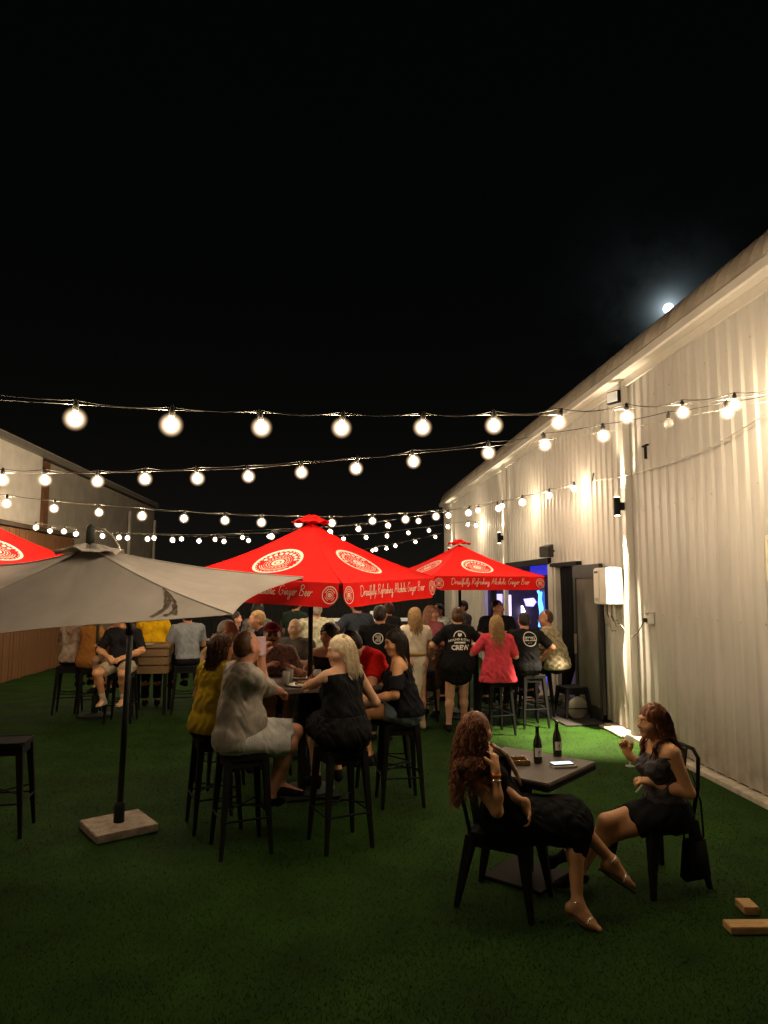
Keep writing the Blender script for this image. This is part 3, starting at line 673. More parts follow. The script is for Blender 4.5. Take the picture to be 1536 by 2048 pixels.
pts = [at_x(u, v, WX-.10) for u, v in ((1186, 962), (1235, 955), (1290, 942), (1360, 920), (1440, 885), (1510, 842), (1560, 812))]
MB().tube([tuple(p_) for p_ in pts], .006, 5).build('strand', M['wire'], sw, smooth=True)
p0 = at_x(1185, 962, WX-.06); MB().tube([tuple(p0), (WX-.04, p0[1], p0[2]+.12)], .01, 6).build('hook', M['black_metal'], sw)

# ================================================================== UMBRELLAS
def catmull(P, n=6):
    P = [np.array(p, float) for p in P]; out = []
    Q = [2*P[0]-P[1]]+P+[2*P[-1]-P[-2]]
    for i in range(1, len(Q)-2):
        for k in range(n):
            t = k/n; a, b, c, d = Q[i-1], Q[i], Q[i+1], Q[i+2]
            out.append(.5*((2*b)+(-a+c)*t+(2*a-5*b+4*c-d)*t*t+(-a+3*b-3*c+d)*t**3))
    out.append(P[-1]); return out
# one-stroke handwriting, each glyph on a unit-high grid: (width, strokes)
GL = {'D': (.85, [[(.15, 1), (.12, .5), (.1, 0), (.4, -.02), (.75, .3), (.7, .8), (.35, 1.02), (.0, .9)]]),
 'R': (.75, [[(.15, 1), (.1, .5), (.05, -.05)], [(.0, .85), (.3, 1.05), (.6, .85), (.4, .55), (.15, .5), (.35, .3), (.65, 0)]]),
 'A': (.75, [[(-.02, 0), (.15, .5), (.42, 1.05), (.48, .5), (.55, 0)], [(.1, .4), (.35, .42), (.62, .45)]]),
 'G': (.8, [[(.65, .85), (.45, 1.05), (.15, .75), (.08, .25), (.3, 0), (.6, .2), (.62, .45), (.35, .42)]]),
 'B': (.75, [[(.15, 1), (.1, .5), (.05, 0)], [(.0, .9), (.35, 1.08), (.55, .8), (.2, .55), (.55, .4), (.5, .05), (.05, 0)]]),
 'r': (.3, [[(0, 0), (.04, .45), (.1, .3), (.25, .45), (.32, .38)]]), 'e': (.34, [[(0, .15), (.2, .25), (.22, .42), (.08, .42), (.04, .12), (.18, 0), (.36, .12)]]),
 'a': (.4, [[(.28, .4), (.08, .38), (.05, .06), (.22, .08), (.3, .42), (.3, .05), (.4, .05)]]), 'd': (.42, [[(.28, .38), (.06, .35), (.06, .05), (.24, .08), (.4, 1.0), (.3, .4), (.32, .02), (.42, .06)]]),
 'f': (.3, [[(0, .1), (.2, .7), (.28, .95), (.18, .95), (.12, .3), (.02, -.35), (.12, -.3), (.18, .1), (.3, .15)]]), 'u': (.42, [[(0, .42), (.02, .08), (.16, .05), (.28, .42), (.28, .06), (.42, .08)]]),
 'l': (.24, [[(0, .08), (.16, .6), (.18, 1.0), (.08, .9), (.08, .1), (.24, .06)]]), 'y': (.42, [[(0, .42), (.06, .1), (.2, .12), (.32, .42), (.22, -.2), (.02, -.42), (-.04, -.25), (.25, 0), (.42, .1)]]),
 'i': (.2, [[(0, .08), (.08, .42), (.08, .05), (.2, .08)], [(.11, .62), (.13, .68)]]), 's': (.3, [[(0, .08), (.16, .42), (.2, .12), (.05, .02), (.3, .08)]]),
 'h': (.4, [[(0, .05), (.14, .95), (.06, .9), (.04, 0), (.16, .4), (.26, .35), (.27, .03), (.4, .08)]]), 'n': (.4, [[(0, .4), (.03, 0), (.14, .4), (.26, .38), (.27, .04), (.4, .08)]]),
 'g': (.4, [[(.26, .4), (.06, .36), (.06, .08), (.22, .1), (.28, .4), (.2, -.3), (0, -.42), (-.02, -.25), (.4, .08)]]), 'c': (.32, [[(.24, .36), (.1, .42), (.03, .15), (.14, 0), (.32, .1)]]),
 'o': (.36, [[(.16, .42), (.02, .25), (.1, 0), (.24, .12), (.22, .4), (.36, .36)]]), ' ': (.38, [])}
def script_strokes(text):
    x = 0; out = []
    for chh in text:
        w, st = GL[chh]
        for s in st: out.append([(x+px+.22*py, py) for px, py in s])
        x += w+.02
    return out, x
def ribbons(strokes, w, F, mb, n=4):
    """flat pen strokes laid on a surface through the mapping F(x, y) -> 3D"""
    for s in strokes:
        c = catmull(s, n); L = []; Rr = []
        for i, p_ in enumerate(c):
            d = c[min(i+1, len(c)-1)]-c[max(i-1, 0)]; d = d/(np.linalg.norm(d)+1e-9); nn = np.array([-d[1], d[0]])*w*(.6+.4*abs(math.sin(i*.7)))
            L.append(F(*(p_+nn))); Rr.append(F(*(p_-nn)))
        b = len(mb.v); mb.v += [tuple(q) for q in L+Rr]; m = len(c)
        mb.f += [(b+i, b+i+1, b+m+i+1, b+m+i) for i in range(m-1)]
def ring(mb, F, r0, r1, n=40, tooth=0.0, nt=0, a0=0, a1=360):
    b = len(mb.v)
    for i in range(n+1):
        a = R(a0+(a1-a0)*i/n); k = 1+(tooth if (nt and (i % 2)) else 0)
        mb.v.append(tuple(F(r0*math.cos(a)*k, r0*math.sin(a)*k))); mb.v.append(tuple(F(r1*math.cos(a), r1*math.sin(a))))
    mb.f += [(b+2*i, b+2*i+1, b+2*i+3, b+2*i+2) for i in range(n)]
def emblem(F, name, parent, m, full=True):
    mb = MB()
    ring(mb, F, .90, 1.0, 72, -.035 if full else 0, 1)
    ring(mb, F, .001, .10, 14); ring(mb, F, .15, .26, 24, 0)
    if full:
        ring(mb, F, .33, .37, 48, .08, 1)
        for k in range(20): ring(mb, F, .43, .48, 3, 0, 0, k*18, k*18+10)
        ring(mb, F, .53, .56, 60, .06, 1)
        for k in range(9): a = 15+k*18.0; ring(mb, F, .63, .77, 3, 0, 0, a, a+10); 
        for k in range(9): a = 15+k*18.0; ring(mb, F, .68, .72, 2, 0, 0, a+3, a+13)
        for k in range(2): ring(mb, F, .62+.08*k, .65+.08*k, 30, 0, 0, 205, 335)
        for k in range(26): ring(mb, F, .82, .86, 2, 0, 0, k*13.85, k*13.85+6)
    else:
        ring(mb, F, .40, .46, 24); 
        for k in range(9): a = 20+k*16; ring(mb, F, .60, .74, 2, 0, 0, a, a+9)
        ring(mb, F, .60, .66, 16, 0, 0, 200, 250); ring(mb, F, .60, .66, 16, 0, 0, 290, 340)
    return mb.build(name, m, parent)
def canopy_umbrella(name, label, C, corners, apex, fabric, valance=0.0, midribs=True, text=None, edge_cut=.02, sagz=.05, ribs=True, pole=None, capr=.165, group=None, cut_only=None):
    """C ground point; corners: 4 x (x, y, z); apex (x, y, z)"""
    t = thing(name, label, 'umbrella', (C[0], C[1], 0), group=group); o = np.array([C[0], C[1], 0.0])
    cs = [np.array(c, float)-o for c in corners]; A = np.array(apex, float)-o; mid = sum(cs)/4
    def Fside(k):
        a, b = cs[k], cs[(k+1) % 4]
        def F(s, tt, off=0.0):     # s in -1..1 along the edge, tt 0 apex .. 1 eave
            e = (a+b)/2+(b-a)/2*s; inn = (mid-e); inn = inn/np.linalg.norm(inn)
            e = e+inn*edge_cut*(1-s*s)
            p = A+(e-A)*tt
            p = p-np.array([0, 0, 1])*sagz*math.sin(math.pi*tt)*(1+.5*(1-s*s))
            nrm_ = np.cross(b-a, A-(a+b)/2); nrm_ = nrm_/np.linalg.norm(nrm_); nrm_ = nrm_ if nrm_[2] > 0 else -nrm_
            return p+nrm_*off
        return F
    for k in range(4):
        F = Fside(k); mb = MB(); ns, nt_ = 18, 12
        for off in (0, -.004):
            for j in range(nt_+1):
                for i in range(ns+1): mb.v.append(tuple(F(-1+2*i/ns, j/nt_, off+(.005*math.sin(i*1.1+j*.9+k)+.004*math.sin(i*2.3-j*.7))*math.sin(math.pi*i/ns)*math.sin(math.pi*j/nt_))))
        q = (ns+1)*(nt_+1)
        for j in range(nt_):
            for i in range(ns):
                a0 = j*(ns+1)+i; mb.f.append((a0, a0+1, a0+ns+2, a0+ns+1)); mb.f.append((q+a0, q+a0+ns+1, q+a0+ns+2, q+a0+1))
        mb.build('canopy_panel', fabric, t, smooth=True)
        a, b = cs[k], cs[(k+1) % 4]; ed = np.linalg.norm(b-a)
        nout = np.cross(b-a, np.array([0, 0, 1.0])); nout /= np.linalg.norm(nout)
        if nout @ ((a+b)/2-mid) < 0: nout = -nout
        flip = 1
        if np.cross(nout, (b-a))[2] < 0: flip = -1      # so that text reads left to right from outside
        if valance:
            def V(s, d, off=0.0, a=a, b=b, nout=nout, F=F):    # d metres below eave
                s2 = max(-.985, min(.985, s)); e = F(s2, 1.0)
                return e+nout*(off+.012*math.sin(s*9+d*7)*(d/valance)+.02*(d/valance))-np.array([0, 0, d])
            mb = MB(); ns, nd = 40, 5
            for off in (0, -.003):
                for j in range(nd+1):
                    for i in range(ns+1):
                        s = -1+2*i/ns; s = s*.975; dd = valance*j/nd*(1-.40*max(0, abs(s)-.90)/.075*(j/nd)**2)
                        mb.v.append(tuple(V(s, dd, off)))
            q = (ns+1)*(nd+1)
            for j in range(nd):
                for i in range(ns):
                    a0 = j*(ns+1)+i; mb.f.append((a0, a0+1, a0+ns+2, a0+ns+1)); mb.f.append((q+a0, q+a0+ns+1, q+a0+ns+2, q+a0+1))
            vo = mb.build('valance', fabric, t, smooth=True)
            if text:
                st_, W = script_strokes(text); hgt_ = valance*.42; span = ed*.70
                sc = span/W; yy0 = valance*.58
                mb = MB(); ribbons(st_, .030*hgt_/sc/1.0*1.15, lambda x, y_: V(flip*((x*sc-span/2)/(ed/2)), yy0-y_*hgt_, .006), mb)
                mb.build('printed_script', M['cream_print'], vo)
                for e in (-1, 1):
                    rr = valance*.36
                    emblem(lambda x, y_, e=e: V(flip*(e*(1-.105/ed*1.9)+x*rr/(ed/2)), valance*.5-y_*rr, .006), 'printed_roundel', vo, M['cream_print'], False)
        if valance:
            rr = .25; sl = np.linalg.norm((a+b)/2-A)
            def E(x, y_, F=F, ed=ed, sl=sl):
                tt = .60-y_*rr/sl; return F(flip*x*rr/(ed/2*tt), tt, .007)
            emblem(E, 'printed_emblem', t, M['cream_print'], True)
        # hem cord on the ridge
        rb = MB(); P_ = [Fside(k)(-1, j/8, .002) for j in range(9)]
        rb.tube([tuple(p_) for p_ in P_], .007, 5).build('ridge_seam', fabric, t, smooth=True)
        if ribs:
            rb = MB(); P_ = [Fside(k)(-1, j/8, -.02) for j in range(9)]
            rb.tube([tuple(p_) for p_ in P_], .010, 6).build('rib', M['dark_metal'], t, smooth=True)
            P_ = [Fside(k)(0, j/8, -.02) for j in range(8)]
            if midribs: MB().tube([tuple(p_) for p_ in P_], .008, 6).build('rib', M['dark_metal'], t, smooth=True)
            hubz = A-np.array([0, 0, .62 if midribs else .30]); mid_ = Fside(k)(-1, .55, -.03)
            MB().tube([tuple(hubz), tuple(mid_)], .008, 6).build('strut', M['dark_metal'], t)
    # vent cap, rumpled
    mb = MB(); n = 48; rings = 7; up = np.array([0, 0, 1.0])
    for j in range(rings+1):
        rr_ = capr*j/rings
        for i in range(n):
            a_ = 2*math.pi*i/n; sq = 1/max(abs(math.cos(a_)), abs(math.sin(a_)))**.55
            ang0 = math.atan2(cs[0][1]-mid[1], cs[0][0]-mid[0])+math.pi/4
            wob = math.sin(a_*3+1)*.012+math.sin(a_*7+2)*.010+math.sin(a_*13)*.006
            slope = sum(np.linalg.norm(A-c) and (A[2]-c[2])/np.linalg.norm((A-c)[:2]) for c in cs)/4
            x_, y2 = rr_*sq*math.cos(a_+ang0), rr_*sq*math.sin(a_+ang0)
            pl = A+np.array([x_, y2, 0]); hz = A[2]+(.075 if slope > .3 else .02)-slope*(.95 if slope > .3 else .9)*rr_+wob*(j/rings)*capr/.17*.8+(.02*math.sin(a_*5) if 0 < j < 4 else 0)
            mb.v.append((pl[0], pl[1], hz))
    for j in range(rings):
        for i in range(n): mb.f.append((j*n+i, j*n+(i+1) % n, (j+1)*n+(i+1) % n, (j+1)*n+i))
    o_ = mb.build('vent_cap', fabric, t, smooth=True)
    sm = o_.modifiers.new('thick', 'SOLIDIFY'); sm.thickness = .004
    return t, A, cs, o
TXT = 'Dreadfully Refreshing Alcoholic Ginger Beer'
def square(cx, cy, r, adeg): a = R(adeg); return [(cx+r*math.sin(a), cy-r*math.cos(a)), (cx+r*math.cos(a), cy+r*math.sin(a)), (cx-r*math.sin(a), cy+r*math.cos(a)), (cx-r*math.cos(a), cy-r*math.sin(a))]
def pole_base(t, x, y, h, m=M['dark_metal'], r=.024, base='round'):
    MB().tube([(x, y, .03), (x, y, h)], r, 14).build('pole', m, t, smooth=True)
    MB().lathe([(.05, .03), (.05, .30), (.035, .34)], c=(x, y, 0), n=14).build('pole_sleeve', m, t, smooth=True)
    MB().lathe([(.25, 0), (.25, .035), (.06, .06)], c=(x, y, .004), n=28).build('base', M['dark_metal'], t, smooth=False)
    MB().lathe([(.045, -.04), (.045, .04)], c=(x, y, h-.62), n=12).build('hub', m, t)
sq = square(-.20, 6.95, 1.30, 12.5); zz = [1.972, 2.035, 2.09, 2.035]
um, A_, cs_, o_ = canopy_umbrella('market_umbrella', 'large red square umbrella with cream emblems over the crowded bar table', (-.20, 6.95), [(x, y, z) for (x, y), z in zip(sq, zz)], (-.20, 6.95, 2.565), M['red'], .20, text=TXT, group='red umbrellas')
pole_base(um, 0, 0, 2.5)
sq = square(2.02, 11.0, 1.34, -27)
um, *_ = canopy_umbrella('market_umbrella', 'smaller looking red umbrella beside the shed wall, over the crew shirt group', (2.02, 11.0), [(x, y, 2.09) for x, y in sq], (2.02, 11.0, 2.60), M['red'], .20, text=TXT, group='red umbrellas')
pole_base(um, 0, 0, 2.58)
sq = square(-3.52, 7.0, 1.30, 8)
um, *_ = canopy_umbrella('market_umbrella', 'red umbrella cut off by the left edge behind the grey umbrella', (-3.52, 7.0), [(x, y, 2.12) for x, y in sq], (-3.52, 7.0, 2.66), M['red'], .20, text=TXT, group='red umbrellas')
pole_base(um, 0, 0, 2.62)
sq = square(-3.53, 11.05, 1.0, 30)
um, *_ = canopy_umbrella('closed_corner_umbrella', 'dark umbrella on a black pole hidden behind the grey canopy', (-3.53, 11.05), [(x, y, 2.05) for x, y in sq], (-3.53, 11.05, 2.42), cloth((.03, .03, .03)))
um.name = 'patio_umbrella'; pole_base(um, 0, 0, 2.4)

# grey umbrella, tilted
Nc = at_y(465, 1229, 4.45); Rc = at_y(606, 1155, 5.78); Lc = np.array([Nc[0]-2.80, Nc[1]+.72, 0.0])
_q = on_plane(0, 1276, Nc, Lc); Lc[2] = Nc[2]+(_q[2]-Nc[2])*(Lc[0]-Nc[0])/(_q[0]-Nc[0]); Bc = Rc+Lc-Nc; Bc[2] = 2.13
Cx, Cy = (Rc[0]+Lc[0])/2, (Rc[1]+Lc[1])/2
ap = at_y(180, 1096, Cy); 
gu, A_, cs_, o_ = canopy_umbrella('market_umbrella', 'big stained grey beige umbrella tilted to the left, in front', (Cx, Cy), [Nc, Rc, Bc, Lc], ap, M['grey_canopy'], 0, text=None, edge_cut=.12, sagz=.035, capr=.24, midribs=False)
bx, by = -1.69-Cx, 6.0-Cy
jt = at_y(261, 1258, 5.95)-np.array([Cx, Cy, 0])
MB().tube([(bx, by, .05), tuple(jt)], .024, 14).build('pole', M['dark_metal'], gu, smooth=True)
MB().tube([tuple(jt), tuple(A_+np.array([0, 0, .04]))], .020, 12).build('pole', M['dark_metal'], gu, smooth=True)
MB().lathe([(.035, -.05), (.038, 0), (.035, .05)], c=tuple(jt), n=12).build('tilt_joint', M['black_plastic'], gu, smooth=True)
MB().lathe([(.042, 0), (.042, .14), (.028, .17)], c=(bx, by, .06), n=14).build('pole_sleeve', M['dark_metal'], gu, smooth=True)
MB().box((bx, by, .035), (.48, .48, .06), rz=R(34)).build('base', M['paver'], gu, bevel=.006)
f_ = MB(); f_.lathe([(.032, 0), (.034, .10), (.030, .13), (.015, .15)], c=tuple(A_+np.array([0, 0, .03])), n=12).build('finial', M['dark_metal'], gu, smooth=True)
MB().tube([tuple(A_+np.array(q)) for q in ((.03, 0, .16), (.10, 0, .145), (.17, 0, .09), (.21, 0, .02), (.23, 0, -.03))], .006, 6).build('cord', M['wire'], gu, smooth=True)
# brown smear on the near panel
def GF(s, tt, off=.006):
    a, b = cs_[3], cs_[0]; mid = sum(cs_)/4; e = (a+b)/2+(b-a)/2*s; inn = (mid-e)/np.linalg.norm(mid-e); e = e+inn*.12*(1-s*s)
    p = A_+(e-A_)*tt-np.array([0, 0, 1])*.035*math.sin(math.pi*tt)*(1+.5*(1-s*s)); nr = np.cross(b-a, A_-(a+b)/2); nr /= np.linalg.norm(nr); nr = nr if nr[2] > 0 else -nr
    return p+nr*off
mb = MB(); ribbons([[(.985, .58), (.93, .67), (.86, .77), (.76, .87), (.66, .955)], [(.97, .61), (.90, .75), (.84, .85), (.78, .95)], [(.95, .63), (.86, .74), (.79, .84), (.72, .90)], [(.86, .80), (.80, .90), (.73, .95)]], .010, lambda x, y_: GF(x, y_), mb, 6)
mb.build('stain', M['stain'], gu)
# ================================================================== PEOPLE (bodies grown as one signed-distance surface)
def v3(*a): return np.array(a if len(a) > 1 else a[0], dtype=float)
def nz(v): return v/(np.linalg.norm(v)+1e-12)
def cone(a, b, ra, rb=None, k=.03, flat=False): return ('c', v3(a), v3(b), ra, ra if rb is None else rb, k, flat)
def ell(c, r, Rm=None, k=.03, sub=False): return ('e', v3(c), v3(r), np.eye(3) if Rm is None else Rm, k, sub)
def sdf_mesh(prims, h, inflate=0.0, planes=(), wob=None):
    lo = np.full(3, 1e9); hi = -lo
    for p in prims:
        if p[0] == 'c':
            r = max(p[3], p[4])+inflate; lo = np.minimum(lo, np.minimum(p[1], p[2])-r); hi = np.maximum(hi, np.maximum(p[1], p[2])+r)
        elif not p[5]:
            r = max(p[2])+inflate; lo = np.minimum(lo, p[1]-r); hi = np.maximum(hi, p[1]+r)
    pad = 3*h+(.02 if wob else 0); lo -= pad; hi += pad; n = np.ceil((hi-lo)/h).astype(int)+1
    D = np.full(n, 1.0, dtype=np.float32); X = [lo[i]+h*np.arange(n[i]) for i in range(3)]
    for p in prims:
        if p[0] == 'c':
            a, b, ra, rb, k = p[1:6]; ra += inflate; rb += inflate; r = max(ra, rb); l_ = np.minimum(a, b)-r; h_ = np.maximum(a, b)+r
        else:
            c, rr, Rm, k = p[1:5]; rr = rr+(0 if p[5] else inflate); r = max(rr); l_ = c-r; h_ = c+r
        m = k+3*h+(.02 if wob else 0)
        i0 = np.maximum(0, np.floor((l_-m-lo)/h).astype(int)); i1 = np.minimum(n, np.ceil((h_+m-lo)/h).astype(int)+1)
        if (i1 <= i0).any(): continue
        x = X[0][i0[0]:i1[0]][:, None, None].astype(np.float32); y = X[1][i0[1]:i1[1]][None, :, None].astype(np.float32); z = X[2][i0[2]:i1[2]][None, None, :].astype(np.float32)
        if p[0] == 'c':
            ba = b-a; L2 = max(ba @ ba, 1e-9); px, py, pz = x-a[0], y-a[1], z-a[2]
            t0 = (px*ba[0]+py*ba[1]+pz*ba[2])/L2; t = np.clip(t0, 0, 1)
            d = np.sqrt((px-t*ba[0])**2+(py-t*ba[1])**2+(pz-t*ba[2])**2)-(ra+(rb-ra)*t)
            if p[6]: d = np.maximum(d, (t0-1)*math.sqrt(L2))
        else:
            px, py, pz = x-c[0], y-c[1], z-c[2]
            qs = [px*Rm[0, i]+py*Rm[1, i]+pz*Rm[2, i] for i in range(3)]
            k0 = np.sqrt(sum((q/rr[i])**2 for i, q in enumerate(qs))); k1 = np.sqrt(sum((q/rr[i]**2)**2 for i, q in enumerate(qs)))+1e-9
            d = k0*(k0-1)/k1
        sl = (slice(i0[0], i1[0]), slice(i0[1], i1[1]), slice(i0[2], i1[2])); C0 = D[sl]
        if p[0] == 'e' and p[5]:
            d = -d; q = np.maximum(k-np.abs(C0-d), 0); D[sl] = np.maximum(C0, d)+q*q/(4*k)
        else:
            q = np.maximum(k-np.abs(C0-d), 0); D[sl] = np.minimum(C0, d)-q*q/(4*k)
    G3 = None
    if planes or wob:
        G3 = np.meshgrid(*X, indexing='ij', sparse=True)
    if wob:
        D = D+wob(*[g_.astype(np.float32) for g_ in G3]).astype(np.float32)*(np.abs(D) < .06)
    for pt, nr in planes:
        D = np.maximum(D, ((G3[0]-pt[0])*nr[0]+(G3[1]-pt[1])*nr[1]+(G3[2]-pt[2])*nr[2]).astype(np.float32))
    S = D < 0
    c = S[:-1, :-1, :-1].astype(np.int8)
    for dx, dy, dz in ((1, 0, 0), (0, 1, 0), (0, 0, 1), (1, 1, 0), (1, 0, 1), (0, 1, 1), (1, 1, 1)):
        c = c+S[dx:n[0]-1+dx, dy:n[1]-1+dy, dz:n[2]-1+dz]
    act = (c > 0) & (c < 8); I = np.argwhere(act)
    if len(I) == 0: return np.zeros((0, 3)), np.zeros((0, 4), int)
    idx = np.full(act.shape, -1, dtype=np.int64); idx[act] = np.arange(len(I))
    acc = np.zeros((len(I), 3)); cnt = np.zeros(len(I)); cs = [(i, j, k) for i in (0, 1) for j in (0, 1) for k in (0, 1)]
    val = {o: D[I[:, 0]+o[0], I[:, 1]+o[1], I[:, 2]+o[2]] for o in cs}
    for o in cs:
        for ax in range(3):
            if o[ax]: continue
            o2 = list(o); o2[ax] = 1; o2 = tuple(o2); a, b = val[o], val[o2]; cr = (a < 0) != (b < 0)
            t = np.where(cr, a/(a-b+1e-12), 0); pt = np.array(o, float)[None, :].repeat(len(I), 0); pt[:, ax] += t
            acc += pt*cr[:, None]; cnt += cr
    V = lo+(I+acc/cnt[:, None])*h
    F = []
    for ax in range(3):
        b1, b2 = (ax+1) % 3, (ax+2) % 3
        s0 = [slice(0, None)]*3; s1 = [slice(0, None)]*3; s0[ax] = slice(0, -1); s1[ax] = slice(1, None)
        ch_ = S[tuple(s0)] != S[tuple(s1)]; E_ = np.argwhere(ch_)
        E_ = E_[(E_[:, b1] > 0) & (E_[:, b2] > 0) & (E_[:, b1] < n[b1]-1) & (E_[:, b2] < n[b2]-1)]
        e1 = np.zeros(3, int); e1[b1] = 1; e2 = np.zeros(3, int); e2[b2] = 1
        q = [idx[tuple((E_-a*e1-b*e2).T)] for a, b in ((1, 1), (0, 1), (0, 0), (1, 0))]
        Q = np.stack(q, 1); ins = S[tuple(E_.T)]; Q[~ins] = Q[~ins][:, ::-1]; F.append(Q)
    F = np.concatenate(F); F = F[(F >= 0).all(1)]
    return V, F
def ik(a, b, l1, l2, pole):
    d = b-a; L = np.linalg.norm(d); L2_ = min(L, (l1+l2)*.998); u = d/(L+1e-9); b2 = a+u*L2_
    x = (l1*l1-l2*l2+L2_*L2_)/(2*L2_); y = math.sqrt(max(l1*l1-x*x, 0)); pv = pole-u*(pole @ u)
    if np.linalg.norm(pv) < 1e-6: pv = v3(0, 0, 1)
    return a+u*x+nz(pv)*y, b2
def axes(fwd, up):
    f = nz(fwd); l = nz(np.cross(up, f)); u = np.cross(f, l); return f, l, u
def hand_prims(wr, d, pn, side, curl=.35, s=1.0, fr=1.0, spread=.12):
    """wr wrist, d hand direction, pn palm normal (towards what is held), side +1 = thumb on cross(pn, d)"""
    d = nz(d); pn = nz(pn-d*(pn @ d)); w = np.cross(pn, d)*side; P = []
    P.append(cone(wr-d*.02, wr+d*.03*s, .024*s, .026*s, .02))
    for q in (-.022, 0, .02): P.append(cone(wr+d*.02*s+w*q*.8*s, wr+d*.082*s+w*q*s, .0155*s, .0135*s, .014))
    for i, (off, L) in enumerate(((.030, .066), (.010, .075), (-.011, .070), (-.030, .055))):
        p = wr+d*.084*s+w*off*s; di = nz(d+w*(off*spread*30*.3)); r = .0088*s*fr; an = 0
        for j, fl in enumerate((.46, .31, .25)):
            an += curl*(1.25 if j else .8)*(1+.08*i); dr = nz(di*math.cos(an)+pn*math.sin(an)); q = p+dr*L*fl*s; r2 = r*.92; P.append(cone(p, q, r, r2, .004)); p = q; r = r2
    p = wr+d*.028*s+w*.024*s; td = nz(d*.62+w*.70+pn*.35); q = p+td*.040*s; P.append(cone(p, q, .0135*s*fr, .0105*s*fr, .012))
    td = nz(td+d*.5+pn*curl*.9-w*.25); P.append(cone(q, q+td*.028*s, .0102*s*fr, .0088*s*fr, .005)); return P
SK = {}
def skin(rgb):
    if rgb not in SK: SK[rgb] = mat('skin', rgb, .52, var=.10, vs=16, bump=.08, bs=120, spec=.4)
    return SK[rgb]
FAIR = (.58, .32, .20); TAN = (.60, .30, .145); RUDDY = (.54, .25, .16)
class Person:
    def __init__(s, label, pos, yaw, H=1.68, sex='f', lean=0, side=0, twist=0, head=None, hp=0, hand=None, foot=None, w=1.0, skin_=FAIR, h=.011, group=None, hi=False, bust=1.0, neck_fwd=0, roll=0, chair=False):
        s.sc = H/1.68; sc = s.sc; s.h = h; s.hi = hi; s.sex = sex; s.w = w
        s.pos = v3(*pos); y = R(yaw); f = v3(math.cos(y), math.sin(y), 0); l = v3(-f[1], f[0], 0); u = v3(0, 0, 1); s.f, s.l, s.u = f, l, u
        s.root = thing('person', label, 'person', (pos[0], pos[1], 0), group=group); s.o = v3(pos[0], pos[1], 0)
        La, Sa = R(lean), R(side); tu = nz(u*math.cos(La)*math.cos(Sa)+f*math.sin(La)+l*math.sin(Sa)); s.tu = tu
        s.waist = s.pos+sc*.15*nz(u*.6+tu*.4); s.neck = s.waist+tu*sc*.345
        ty = R(yaw+twist); cf0 = v3(math.cos(ty), math.sin(ty), 0); cf = nz(cf0-tu*(cf0 @ tu)); cl_ = np.cross(tu, cf); s.cf, s.cl = cf, cl_
        sw = (.165 if sex == 'f' else .195)*sc; s.sw = sw
        s.sh = {1: s.neck-tu*.058*sc+cl_*sw, -1: s.neck-tu*.058*sc-cl_*sw}     # 1 = left
        hy = R(head if head is not None else yaw+twist); hpr = R(hp); hf = v3(math.cos(hy)*math.cos(hpr), math.sin(hy)*math.cos(hpr), math.sin(hpr))
        nu = nz(tu*.55+u*.45+cf*neck_fwd); s.hf, s.hl, s.hu = axes(hf, nz(u+s.l*math.sin(R(roll))))
        s.hc = s.neck+nu*.135*sc+s.hf*.022*sc
        s.hip = {e: s.pos+l*e*.085*sc for e in (1, -1)}
        A1, A2 = (.275*sc, .245*sc); s.el = {}; s.wr = {}; s.hd = {}
        hand = hand or {}
        for e in (1, -1):
            hs = hand.get(e, dict(p=(.05, e*.24, -.05), pole=(-.6, e*.3, 0)))
            tgt = v3(*hs['w']) if 'w' in hs else s.pos+f*hs['p'][0]*sc+l*hs['p'][1]*sc+u*hs['p'][2]*sc
            pl = v3(*hs['wpole']) if 'wpole' in hs else f*hs.get('pole', (-.5, e*.5, -.5))[0]+l*hs.get('pole', (-.5, e*.5, -.5))[1]+u*hs.get('pole', (-.5, e*.5, -.5))[2]
            s.el[e], s.wr[e] = ik(s.sh[e], tgt, A1, A2, pl)
            fd = nz(s.wr[e]-s.el[e]); hdv = v3(*hs['d']) if 'd' in hs else fd
            s.hd[e] = (nz(hdv), v3(*hs['pn']) if 'pn' in hs else -s.l*e*.6-u*.5+f*.1, hs.get('curl', .4))
        s.kn = {}; s.an = {}; s.ft = {}
        foot = foot or {}
        T1, T2 = .42*sc, .405*sc
        for e in (1, -1):
            fs = foot.get(e, dict(p=(0, e*.10, -(s.pos[2]-.085)/sc), pole=(1, 0, 0)))
            tgt = v3(*fs['w']) if 'w' in fs else s.pos+f*fs['p'][0]*sc+l*fs['p'][1]*sc+u*fs['p'][2]*sc
            pl = v3(*fs['wpole']) if 'wpole' in fs else f*fs.get('pole', (1, 0, .3))[0]+l*fs.get('pole', (1, 0, .3))[1]+u*fs.get('pole', (1, 0, .3))[2]
            s.kn[e], s.an[e] = ik(s.hip[e], tgt, T1, T2, pl)
            s.ft[e] = nz(v3(*fs['d'])) if 'd' in fs else f
        s.skin = skin(skin_)
        P = s.torso(True)+s.legs(1.0)+s.arms(1.0)+s.head_prims()
        for e in (1, -1):
            d, pn, cu = s.hd[e]; P += hand_prims(s.wr[e], d, pn, e if True else 1, cu, sc*(.98 if sex == 'f' else 1.08), 1.0 if hi else 1.12)
            P += s.foot_prims(e)
        V, F = sdf_mesh(P, h); np_mesh('body', V-s.o, F, s.skin, s.root)
